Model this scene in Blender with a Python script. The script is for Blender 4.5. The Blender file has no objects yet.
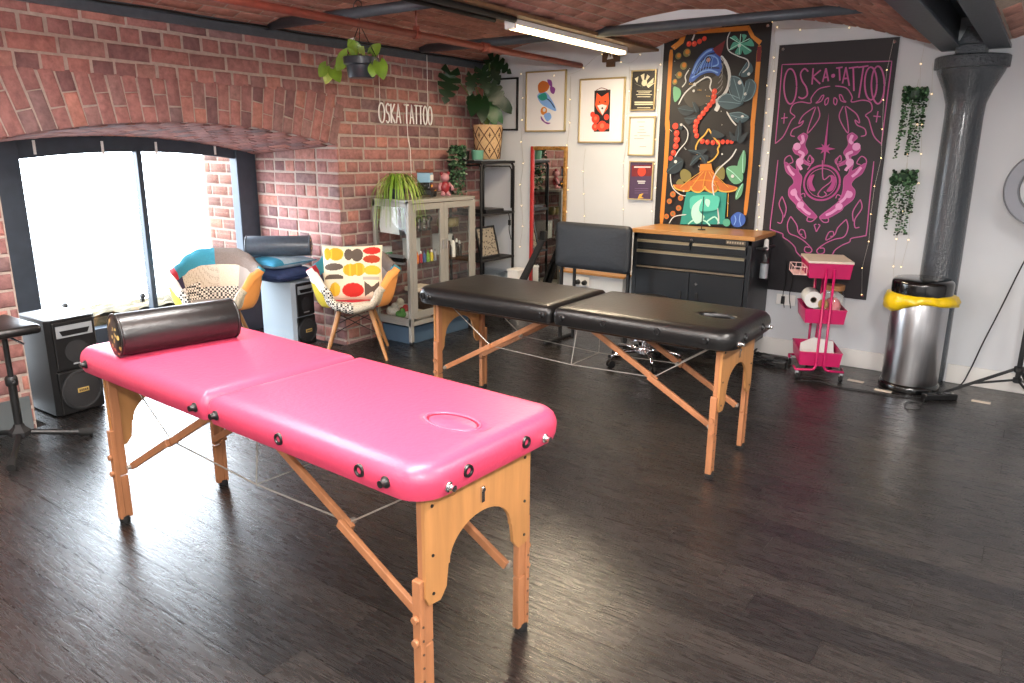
import bpy, bmesh, math, random
from mathutils import Vector, Matrix
C = bpy.context.scene
COL = C.collection
PI = math.pi
random.seed(7)

# ------------------------------------------------------------------ camera
CAM = Vector((4.64, -6.048, 1.6))
PITCH, YAW, ROLL, FPX = 0.25177, 0.61555, 0.008924, 742.79
fw = Vector((-math.sin(YAW)*math.cos(PITCH), math.cos(YAW)*math.cos(PITCH), -math.sin(PITCH)))
rt0 = Vector((math.cos(YAW), math.sin(YAW), 0)); up0 = rt0.cross(fw)
rt = rt0*math.cos(ROLL)+up0*math.sin(ROLL); up = -rt0*math.sin(ROLL)+up0*math.cos(ROLL)
cd = bpy.data.cameras.new('camera'); cam = bpy.data.objects.new('camera', cd); COL.objects.link(cam)
cam.matrix_world = Matrix(((rt.x, up.x, -fw.x, CAM.x), (rt.y, up.y, -fw.y, CAM.y), (rt.z, up.z, -fw.z, CAM.z), (0, 0, 0, 1)))
cd.sensor_width = 36; cd.lens = FPX/1024*36; cd.clip_start = 0.05; cd.clip_end = 200
C.camera = cam

def seen(p):                      # how large a piece shows, to choose which 300 are single parts
    q = Vector(p)-CAM; d = q.dot(fw)
    if d < 0.2: return 0
    x, y = q.dot(rt)/d*FPX, q.dot(up)/d*FPX
    if abs(x) > 530 or abs(y) > 360: return 0
    return 1/d

# ------------------------------------------------------------------ light
C.view_settings.view_transform = 'Standard'; C.view_settings.look = 'None'
C.view_settings.gamma = 1; C.view_settings.use_curve_mapping = False
C.view_settings.exposure = -0.2
w = bpy.data.worlds.new('sky'); C.world = w; w.use_nodes = True
bg = w.node_tree.nodes['Background']; bg.inputs[0].default_value = (0.82, 0.91, 1, 1)
_t = w.node_tree.nodes.new('ShaderNodeTexCoord'); _s = w.node_tree.nodes.new('ShaderNodeSeparateXYZ'); _r = w.node_tree.nodes.new('ShaderNodeMapRange')
_r.inputs[1].default_value = -.12; _r.inputs[2].default_value = .2; _r.inputs[3].default_value = 6; _r.inputs[4].default_value = 36   # bright overcast sky over pale water
w.node_tree.links.new(_t.outputs['Generated'], _s.inputs[0]); w.node_tree.links.new(_s.outputs['Z'], _r.inputs[0]); w.node_tree.links.new(_r.outputs[0], bg.inputs[1])

def area(name, loc, sx, sy, power, col, rot=(0, 0, 0), portal=False, spread=PI):
    l = bpy.data.lights.new(name, 'AREA'); l.shape = 'RECTANGLE'; l.size = sx; l.size_y = sy
    l.energy = power; l.color = col; l.spread = spread
    o = bpy.data.objects.new(name, l); COL.objects.link(o); o.location = loc; o.rotation_euler = rot
    if portal: l.cycles.is_portal = True
    return o
area('window_portal', (-1.02, -2.93, .95), 1.3, 1.7, 1, (1, 1, 1), (0, -PI/2, 0), portal=True)
WARM = (1, .83, .6); NEUT = (1, .98, .95)
area('tube_and_fill_light', (1.70, -1.17, 2.335), .06, 1.45, 60, (1, .82, .58))
for i, (x, y, p) in enumerate(((1.70, -4.6, 80), (1.70, -7.4, 80), (3.2, -4.9, 90), (4.9, -3.6, 90), (4.4, -7.4, 90), (6.3, -5.5, 80))):
    area('tube_and_fill_light', (x, y, 2.16), .10, 1.45, p, NEUT)  # unseen downward fill, added to light the room evenly
    area('tube_and_fill_light', (x, y, 2.20), .10, 1.45, p*.9, NEUT, (PI, 0, 0))  # unseen upward fill, added to brighten the vaults
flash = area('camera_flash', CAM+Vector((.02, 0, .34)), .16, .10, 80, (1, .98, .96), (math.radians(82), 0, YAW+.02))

# ------------------------------------------------------------------ materials
def lin(c):
    return tuple((v/255/12.92 if v <= 10 else ((v/255+.055)/1.055)**2.4) for v in c)+(1,)
MATS = {}
def mat(name, rgb, rough=.5, metal=0, nscale=0, namt=0, bump=0, coat=0, emit=0, rnd=0, trans=0, spec=.5, stretch=None, rvar=0):
    if name in MATS: return MATS[name]
    m = bpy.data.materials.new(name); m.use_nodes = True; MATS[name] = m
    nt = m.node_tree; N = nt.nodes; L = nt.links; b = N['Principled BSDF']
    col = lin(rgb); b.inputs['Base Color'].default_value = col
    b.inputs['Roughness'].default_value = rough; b.inputs['Metallic'].default_value = metal
    b.inputs['Specular IOR Level'].default_value = spec
    if coat: b.inputs['Coat Weight'].default_value = coat; b.inputs['Coat Roughness'].default_value = .15
    if trans: b.inputs['Transmission Weight'].default_value = trans
    if emit: b.inputs['Emission Color'].default_value = col; b.inputs['Emission Strength'].default_value = emit
    src = None
    if nscale:
        tc = N.new('ShaderNodeTexCoord'); n = N.new('ShaderNodeTexNoise'); n.inputs['Scale'].default_value = nscale; n.inputs['Detail'].default_value = 5
        if stretch:
            mp = N.new('ShaderNodeMapping'); mp.inputs['Scale'].default_value = stretch
            L.new(tc.outputs['Object'], mp.inputs[0]); L.new(mp.outputs[0], n.inputs['Vector'])
        else: L.new(tc.outputs['Object'], n.inputs['Vector'])
        if namt:
            r = N.new('ShaderNodeValToRGB'); r.color_ramp.elements[0].position = .3; r.color_ramp.elements[1].position = .7
            r.color_ramp.elements[0].color = tuple(v*(1-namt) for v in col[:3])+(1,)
            r.color_ramp.elements[1].color = tuple(min(1, v*(1+namt)) for v in col[:3])+(1,)
            L.new(n.outputs['Fac'], r.inputs[0]); src = r.outputs[0]; L.new(src, b.inputs['Base Color'])
        if bump:
            bp = N.new('ShaderNodeBump'); bp.inputs['Strength'].default_value = bump; bp.inputs['Distance'].default_value = .01
            L.new(n.outputs['Fac'], bp.inputs['Height']); L.new(bp.outputs[0], b.inputs['Normal'])
        if rvar:
            mr = N.new('ShaderNodeMapRange'); mr.inputs[3].default_value = rough-rvar; mr.inputs[4].default_value = rough+rvar
            L.new(n.outputs['Fac'], mr.inputs[0]); L.new(mr.outputs[0], b.inputs['Roughness'])
    return m

def piece_mat(name, stops, rough, bumps, nsc, stretch=(1, 1, 1), spec=.4, grain=0, nmix=.35):
    """bricks and planks: every piece takes its own tint from its island and object"""
    m = bpy.data.materials.new(name); m.use_nodes = True
    nt = m.node_tree; N = nt.nodes; L = nt.links; b = N['Principled BSDF']
    g = N.new('ShaderNodeNewGeometry'); oi = N.new('ShaderNodeObjectInfo'); tc = N.new('ShaderNodeTexCoord')
    ad = N.new('ShaderNodeMath'); ad.operation = 'ADD'; fr = N.new('ShaderNodeMath'); fr.operation = 'FRACT'
    L.new(g.outputs['Random Per Island'], ad.inputs[0]); L.new(oi.outputs['Random'], ad.inputs[1]); L.new(ad.outputs[0], fr.inputs[0])
    r = N.new('ShaderNodeValToRGB'); cr = r.color_ramp
    while len(cr.elements) < len(stops): cr.elements.new(.5)
    for i, (p, c) in enumerate(stops): cr.elements[i].position = p; cr.elements[i].color = lin(c)
    L.new(fr.outputs[0], r.inputs[0])
    mul = N.new('ShaderNodeMath'); mul.operation = 'MULTIPLY'; mul.inputs[1].default_value = 37; L.new(fr.outputs[0], mul.inputs[0])
    va = N.new('ShaderNodeVectorMath'); va.operation = 'ADD'; L.new(g.outputs['Position'], va.inputs[0]); L.new(mul.outputs[0], va.inputs[1])
    mp = N.new('ShaderNodeMapping'); mp.inputs['Scale'].default_value = stretch; L.new(va.outputs[0], mp.inputs[0])
    n = N.new('ShaderNodeTexNoise'); n.inputs['Scale'].default_value = nsc; n.inputs['Detail'].default_value = 6; n.inputs['Roughness'].default_value = .65
    if grain: n.inputs['Distortion'].default_value = grain
    L.new(mp.outputs[0], n.inputs['Vector'])
    nr = N.new('ShaderNodeValToRGB'); nr.color_ramp.elements[0].position = .3; nr.color_ramp.elements[1].position = .72
    nr.color_ramp.elements[0].color = (.45, .45, .45, 1); nr.color_ramp.elements[1].color = (1.5, 1.5, 1.5, 1)
    L.new(n.outputs['Fac'], nr.inputs[0])
    mx = N.new('ShaderNodeMix'); mx.data_type = 'RGBA'; mx.blend_type = 'MULTIPLY'; mx.inputs[0].default_value = nmix*2 if nmix < .5 else 1
    L.new(r.outputs[0], mx.inputs[6]); L.new(nr.outputs[0], mx.inputs[7]); L.new(mx.outputs[2], b.inputs['Base Color'])
    bp = N.new('ShaderNodeBump'); bp.inputs['Strength'].default_value = bumps; bp.inputs['Distance'].default_value = .006
    L.new(n.outputs['Fac'], bp.inputs['Height']); L.new(bp.outputs[0], b.inputs['Normal'])
    b.inputs['Roughness'].default_value = rough; b.inputs['Specular IOR Level'].default_value = spec
    mr = N.new('ShaderNodeMapRange'); mr.inputs[3].default_value = rough-.06; mr.inputs[4].default_value = rough+.08
    L.new(n.outputs['Fac'], mr.inputs[0]); L.new(mr.outputs[0], b.inputs['Roughness'])
    MATS[name] = m
    return m

def pattern_mat(name, kind, c1, c2, scale, rough=.85):
    m = bpy.data.materials.new(name); m.use_nodes = True; nt = m.node_tree; N = nt.nodes; L = nt.links; b = N['Principled BSDF']
    tc = N.new('ShaderNodeTexCoord')
    if kind == 'check':
        t = N.new('ShaderNodeTexChecker'); t.inputs[1].default_value = lin(c1); t.inputs[2].default_value = lin(c2); t.inputs[3].default_value = scale
        L.new(tc.outputs['Object'], t.inputs[0]); L.new(t.outputs[0], b.inputs['Base Color'])
    else:
        t = N.new('ShaderNodeTexVoronoi'); t.inputs['Scale'].default_value = scale; t.inputs['Randomness'].default_value = .35 if kind == 'dots' else 1
        r = N.new('ShaderNodeValToRGB'); r.color_ramp.interpolation = 'CONSTANT'
        r.color_ramp.elements[0].color = lin(c2); r.color_ramp.elements[1].color = lin(c1); r.color_ramp.elements[1].position = .33
        L.new(tc.outputs['Object'], t.inputs['Vector']); L.new(t.outputs['Distance'], r.inputs[0]); L.new(r.outputs[0], b.inputs['Base Color'])
    b.inputs['Roughness'].default_value = rough
    MATS[name] = m; return m

def glass_mat(name, tint=(1, 1, 1), gl=.08):
    m = bpy.data.materials.new(name); m.use_nodes = True; nt = m.node_tree; N = nt.nodes; L = nt.links
    N.remove(N['Principled BSDF']); t = N.new('ShaderNodeBsdfTransparent'); t.inputs[0].default_value = tint+(1,)
    g = N.new('ShaderNodeBsdfGlossy'); g.inputs['Roughness'].default_value = .03
    x = N.new('ShaderNodeMixShader'); x.inputs[0].default_value = gl
    L.new(t.outputs[0], x.inputs[1]); L.new(g.outputs[0], x.inputs[2]); L.new(x.outputs[0], N['Material Output'].inputs[0])
    MATS[name] = m; return m

BRICK = piece_mat('red_brick', [(0, (118, 86, 86)), (.18, (150, 106, 102)), (.4, (164, 112, 104)), (.6, (138, 98, 95)), (.78, (176, 120, 106)), (.9, (122, 97, 97)), (1, (156, 116, 110))], .85, .7, 22, nmix=.3)
CBRICK = piece_mat('vault_brick', [(0, (150, 106, 96)), (.3, (180, 130, 116)), (.6, (166, 118, 106)), (1, (192, 144, 128))], .85, .6, 20, nmix=.25)
PLANK = piece_mat('dark_plank', [(0, (25, 23, 24)), (.3, (36, 33, 32)), (.6, (29, 27, 27)), (.85, (44, 40, 38)), (1, (25, 23, 23))], .265, .2, 6, stretch=(1.1, 11, 1), spec=.68, grain=1.6, nmix=.49)
DIMB = piece_mat('dimmed_brick', [(0, (70, 44, 36)), (.4, (96, 58, 44)), (.7, (84, 52, 42)), (1, (108, 66, 48))], .9, .6, 22, nmix=.3)  # outer jamb brick, colour darkened to offset the bright daylight on it
MORTAR = mat('mortar', (168, 152, 142), .95, 0, 40, .12, .5)
CMORTAR = mat('vault_mortar', (178, 160, 146), .95, 0, 40, .12, .4)
WHITE = mat('white_wall_paint', (200, 203, 207), .7, 0, 3, .02, .05)
SKIRT = mat('white_skirting', (222, 220, 216), .45)
STEEL = mat('grey_painted_steel', (78, 84, 92), .45, .2, 30, .1, .1)
FRAME = mat('slate_blue_frame', (58, 66, 76), .4, .2, 12, .12, .1)
COLUMN = mat('dark_grey_gloss_paint', (60, 66, 72), .18, 0, 85, .06, .55, coat=.6)
DBEAM = mat('dark_beam_paint', (60, 62, 64), .5, 0, 30, .15, .3)
BBEAM = mat('brown_beam_paint', (112, 84, 58), .6, 0, 20, .15, .2)
RPIPE = mat('red_oxide_pipe', (126, 60, 48), .5, 0, 25, .12, .2)
PINK = mat('pink_vinyl', (190, 60, 89), .4, 0, 60, .03, .12, spec=.5)
BLACKV = mat('black_vinyl', (20, 19, 19), .33, 0, 60, .05, .15)
BEECH = mat('beech_wood', (168, 118, 70), .45, 0, 9, .16, .05, stretch=(3, 3, .35))
BEECHL = mat('beech_leg_wood', (160, 106, 70), .5, 0, 9, .14, .05, stretch=(4, 4, .3))
PLY = mat('plywood_edge', (222, 188, 140), .5)
DARKW = mat('dark_batten', (74, 52, 38), .6)
BLK = mat('black_plastic', (18, 18, 19), .4)
BLKM = mat('matt_black', (20, 20, 22), .65)
BLKG = mat('gloss_black', (12, 12, 13), .15, coat=.5)
BLKST = mat('black_powder_coat', (24, 27, 31), .4, .1)
CHROME = mat('chrome', (215, 215, 218), .12, 1)
BRUSH = mat('brushed_steel', (176, 176, 178), .28, 1, 60, .08, .06, stretch=(1, 1, .04))
WIRE = mat('steel_wire', (176, 172, 164), .35, .6)
RUBBER = mat('black_rubber', (16, 16, 16), .8)
GREY = mat('grey_metal_cabinet', (150, 147, 140), .45, .15)
SILV = mat('silver_plastic', (170, 174, 178), .35, .4)
LTGREY = mat('light_grey_board', (136, 146, 154), .5)
WOODT = mat('oiled_wood_top', (178, 128, 74), .35, 0, 7, .15, .03, stretch=(.4, 5, 5))
ALU = mat('champagne_trim', (202, 190, 164), .3, .8)
MAG = mat('magenta_paint', (180, 16, 86), .35)
CREAMW = mat('pale_birch_lid', (214, 200, 184), .5, 0, 12, .05)
YEL = mat('yellow_bag_plastic', (226, 190, 20), .3, 0, 14, .12, .8, coat=.2)
WHT = mat('white_plastic', (232, 230, 226), .4)
PAPER = mat('white_paper', (206, 205, 202), .8)
NAVY = mat('navy_cushion_fabric', (36, 52, 92), .85, 0, 30, .15, .3)
PALEB = mat('pale_blue_cushion', (150, 170, 186), .8, 0, 30, .1, .3)
TEALC = mat('teal_cushion', (40, 120, 150), .8, 0, 30, .12, .3)
SLATEB = mat('slate_leather', (66, 74, 84), .35, 0, 40, .12, .25)
LEAF = mat('monstera_leaf', (30, 84, 34), .35, 0, 9, .3, .1)
LEAFD = mat('dark_leaf', (18, 48, 25), .35, 0, 9, .3, .1)
LEAFL = mat('lime_leaf', (156, 176, 82), .45, 0, 9, .25, .1)
LEAFY = mat('pothos_leaf', (112, 146, 44), .4, 0, 12, .3, .1)
LEAFT = mat('string_plant_leaf', (80, 116, 80), .6, 0, 30, .3)
STEM = mat('green_stem', (92, 110, 56), .6)
SOIL = mat('soil', (44, 34, 28), .95)
TERRA = mat('grey_pot', (46, 52, 60), .35)
MINTP = mat('mint_pot', (96, 150, 128), .35)
STONE = mat('mossy_stone', (70, 62, 40), .95, 0, 9, .5, 1)
SIGNW = mat('white_acrylic', (246, 244, 240), .35)
GLASS = glass_mat('window_glass'); CGLASS = glass_mat('cabinet_glass', (.97, .98, .97), .05); JAR = glass_mat('jar_glass', (.94, .96, .97), .08)
MIRROR = mat('mirror_silvering', (225, 228, 228), .02, 1)
GOLDF = mat('gilt_frame', (176, 132, 72), .35, .6, 20, .3, .3)
BRASSF = mat('thin_brass_frame', (196, 176, 130), .35, .6)
TUBE = mat('fluorescent_tube', (255, 226, 170), .5, emit=9)
BULB = mat('warm_led', (255, 214, 150), .5, emit=5)
SPKG = mat('speaker_grille', (30, 30, 32), .7, 0, 300, .3, .4)
BADGE = mat('gold_badge', (206, 176, 104), .4, .4)
WOVEN = pattern_mat('woven_basket', 'check', (206, 170, 124), (120, 82, 56), 70)
GOLDFOIL = pattern_mat('gold_black_end', 'blot', (24, 22, 22), (196, 164, 92), 34, .3)

# ------------------------------------------------------------------ mesh helper
class M:
    def __init__(s): s.v = []; s.f = []; s.mi = []; s.cur = 0; s.T = None
    def add(s, vs, fs):
        b = len(s.v)
        for p in vs:
            p = Vector(p); s.v.append(s.T @ p if s.T else p)
        for f in fs: s.f.append([b+i for i in f]); s.mi.append(s.cur)
        return s
    def box(s, c, d, ax=None, bev=0):
        """c centre, d full sizes, ax optional 3x3 axes, bev chamfer"""
        hx, hy, hz = d[0]/2, d[1]/2, d[2]/2; c = Vector(c)
        def P(p): return c+(ax @ Vector(p) if ax else Vector(p))
        if not bev:
            vs = [P((x*hx, y*hy, z*hz)) for z in (-1, 1) for y in (-1, 1) for x in (-1, 1)]
            return s.add(vs, [(0, 2, 3, 1), (4, 5, 7, 6), (0, 1, 5, 4), (2, 6, 7, 3), (0, 4, 6, 2), (1, 3, 7, 5)])
        b = min(bev, hx*.9, hy*.9, hz*.9); n = 0
        bm = bmesh.new(); bmesh.ops.create_cube(bm, size=1)
        for v in bm.verts: v.co = Vector((v.co.x*2*hx, v.co.y*2*hy, v.co.z*2*hz))
        bmesh.ops.bevel(bm, geom=list(bm.edges), offset=b, segments=2, affect='EDGES', profile=.5)
        bm.verts.index_update(); s.add([P(v.co) for v in bm.verts], [[v.index for v in f.verts] for f in bm.faces]); bm.free(); return s
    def b2(s, lo, hi, bev=0):
        return s.box([(a+b)/2 for a, b in zip(lo, hi)], [b-a for a, b in zip(lo, hi)], None, bev)
    def bar(s, a, b, w, h=None, bev=0, side=None):
        """a straight bar from a to b, w wide across 'side', h the other way"""
        a, b = Vector(a), Vector(b); z = (b-a); L = z.length; z.normalize(); h = h or w
        x = Vector(side) if side else (Vector((0, 0, 1)) if abs(z.z) < .9 else Vector((1, 0, 0)))
        x = (x-z*x.dot(z)).normalized(); y = z.cross(x)
        ax = Matrix((x, y, z)).transposed()
        return s.box((a+b)/2, (w, h, L), ax, bev)
    def tube(s, pts, r, n=8, closed=False, cap=True):
        pts = [Vector(p) for p in pts]; R = r if isinstance(r, (list, tuple)) else [r]*len(pts); K = len(pts); b = []
        fs = []; vs = []; prev = None
        for i, p in enumerate(pts):
            if closed: t = pts[(i+1) % K]-pts[i-1]
            else: t = pts[min(i+1, K-1)]-pts[max(i-1, 0)]
            t = t.normalized() if t.length > 1e-9 else Vector((0, 0, 1))
            if prev is None: u = t.orthogonal().normalized()
            else:
                u = prev-t*prev.dot(t); u = u.normalized() if u.length > 1e-6 else t.orthogonal().normalized()
            prev = u; w_ = t.cross(u)
            for k in range(n): a = 2*PI*k/n; vs.append(p+(u*math.cos(a)+w_*math.sin(a))*R[i])
        for i in range(K if closed else K-1):
            j = (i+1) % K
            for k in range(n): fs.append((i*n+k, i*n+(k+1) % n, j*n+(k+1) % n, j*n+k))
        if cap and not closed: fs.append(list(range(n))[::-1]); fs.append([(K-1)*n+k for k in range(n)])
        return s.add(vs, fs)
    def lathe(s, prof, c=(0, 0, 0), n=24, ax=None, sx=1, sy=1):
        c = Vector(c); vs = []; fs = []; K = len(prof)
        for r, z in prof:
            for k in range(n):
                a = 2*PI*k/n; p = Vector((r*math.cos(a)*sx, r*math.sin(a)*sy, z)); vs.append(c+(ax @ p if ax else p))
        for i in range(K-1):
            for k in range(n): fs.append((i*n+k, i*n+(k+1) % n, (i+1)*n+(k+1) % n, (i+1)*n+k))
        ring = prof[0] == prof[-1]
        if prof[0][0] > 1e-5 and not ring: fs.append(list(range(n))[::-1])
        if prof[-1][0] > 1e-5 and not ring: fs.append([(K-1)*n+k for k in range(n)])
        return s.add(vs, fs)
    def disc(s, c, r, h, nrm, n=20):
        z = Vector(nrm).normalized(); x = z.orthogonal().normalized(); ax = Matrix((x, z.cross(x), z)).transposed()
        return s.lathe([(0, -h/2), (r*.92, -h/2), (r, -h*.35), (r, h*.35), (r*.92, h/2), (0, h/2)], c, n, ax)
    def prism(s, poly, o, ux, uy, un, t):
        """poly 2D outline extruded by t along un"""
        o, ux, uy, un = map(Vector, (o, ux, uy, un)); n = len(poly)
        a = [o+ux*p[0]+uy*p[1] for p in poly]; vs = a+[p+un*t for p in a]
        return s.add(vs, [list(range(n))[::-1], list(range(n, 2*n))]+[(i, (i+1) % n, n+(i+1) % n, n+i) for i in range(n)])
    def ball(s, c, r, n=10, m=6, sc=(1, 1, 1)):
        c = Vector(c); vs = [c+Vector((0, 0, r*sc[2]))]; fs = []
        for i in range(1, m):
            for k in range(n):
                a = 2*PI*k/n; t = PI*i/m; vs.append(c+Vector((r*math.sin(t)*math.cos(a)*sc[0], r*math.sin(t)*math.sin(a)*sc[1], r*math.cos(t)*sc[2])))
        vs.append(c-Vector((0, 0, r*sc[2]))); e = len(vs)-1
        for k in range(n): fs.append((0, 1+k, 1+(k+1) % n)); fs.append((e, 1+(m-2)*n+(k+1) % n, 1+(m-2)*n+k))
        for i in range(m-2):
            for k in range(n): fs.append((1+i*n+k, 1+(i+1)*n+k, 1+(i+1)*n+(k+1) % n, 1+i*n+(k+1) % n))
        return s.add(vs, fs)
    def mesh(s, name, mats, smooth=False, fixn=True):
        me = bpy.data.meshes.new(name); me.from_pydata(s.v, [], s.f)
        for m_ in (mats if isinstance(mats, (list, tuple)) else [mats]): me.materials.append(m_)
        for p, i in zip(me.polygons, s.mi): p.material_index = i; p.use_smooth = smooth
        if fixn:
            bm = bmesh.new(); bm.from_mesh(me); bmesh.ops.recalc_face_normals(bm, faces=bm.faces); bm.to_mesh(me); bm.free()
        me.update(); return me
    def build(s, name, mats, parent=None, smooth=False, auto=None, fixn=True):
        me = s.mesh(name, mats, smooth or auto is not None, fixn); o = bpy.data.objects.new(name, me); COL.objects.link(o)
        if auto is not None: me.set_sharp_from_angle(angle=math.radians(auto))
        if parent: o.parent = parent
        return o

def tag(o, label, cat, group=None, kind=None):
    o['label'] = label; o['category'] = cat
    if group: o['group'] = group
    if kind: o['kind'] = kind
    return o
def thing(name, label, cat, loc=(0, 0, 0), rz=0, group=None):
    o = bpy.data.objects.new(name, None); COL.objects.link(o); o.location = loc; o.rotation_euler = (0, 0, rz); o.empty_display_size = .1
    return tag(o, label, cat, group)
def struct(name, m, mats, label=None, cat=None, **k):
    o = m.build(name, mats, **k); o['kind'] = 'structure'
    if label: o['label'] = label; o['category'] = cat
    return o
def dup(root, loc, rz, label, group=None):
    r = root.copy(); COL.objects.link(r); r.location = loc; r.rotation_euler = (0, 0, rz); r['label'] = label
    if group: r['group'] = group
    for ch in list(root.children):
        c = ch.copy(); COL.objects.link(c); c.parent = r
        for g in list(ch.children):
            d = g.copy(); COL.objects.link(d); d.parent = c
    return r

# pieces laid into a surface: the 290 that show largest are parts, the rest one joined part
CACHE = {}
def piece_mesh(wv, hv, nv, w_, h_, d_, var, name, m):
    key = (name, tuple(round(x, 2) for x in (*wv, *hv, *nv)), round(w_, 3), round(h_, 3), round(d_, 3), var)
    if key in CACHE: return CACHE[key]
    mm = M(); piece_geo(mm, Vector((0, 0, 0)), wv, hv, nv, w_, h_, d_, var, .007 if name == 'brick' else .00005)
    me = mm.mesh(name, m, name == 'brick'); 
    if name == 'brick': me.set_sharp_from_angle(angle=math.radians(60))
    CACHE[key] = me; return me
def piece_geo(mm, c, wv, hv, nv, w_, h_, d_, var, b):
    rr = random.Random(var*13+5); j = (lambda a: rr.uniform(-a, a)) if b > .003 else (lambda a: 0)
    vs = []
    for lay, (ins, dep) in enumerate(((0, -d_), (0, -b), (b, 0))):
        for sx, sy in ((-1, -1), (1, -1), (1, 1), (-1, 1)):
            a = .0045 if lay else 0
            vs.append(c+wv*(sx*(w_/2-ins)+j(a))+hv*(sy*(h_/2-ins)+j(a))+nv*(dep+j(.0015 if lay == 2 else 0)))
    fs = [(8, 9, 10, 11)]
    for l in (0, 4):
        for k in range(4): fs.append((l+k, l+(k+1) % 4, l+4+(k+1) % 4, l+4+k))
    mm.add(vs, fs)
def lay(parent, specs, name, m, limit=290):
    """specs: (centre of the visible face, wv, hv, nv, w, h, depth)"""
    sc = sorted(specs, key=lambda s: -seen(s[0])*math.sqrt(max(1e-6, s[4]*s[5])))
    rest = M()
    for i, (c, wv, hv, nv, w_, h_, d_) in enumerate(sc):
        var = random.randrange(3)
        if i < limit and seen(c) > 0:
            o = bpy.data.objects.new(name, piece_mesh(wv, hv, nv, w_, h_, d_, var, name, m)); COL.objects.link(o); o.location = c; o.parent = parent
        else: piece_geo(rest, Vector(c), wv, hv, nv, w_, h_, d_, var, .007 if name == 'brick' else .00005)
    if rest.v:
        o = rest.build(name+'_field', m, parent); o['kind'] = 'stuff'
X, Y, Z = Vector((1, 0, 0)), Vector((0, 1, 0)), Vector((0, 0, 1))

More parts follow.
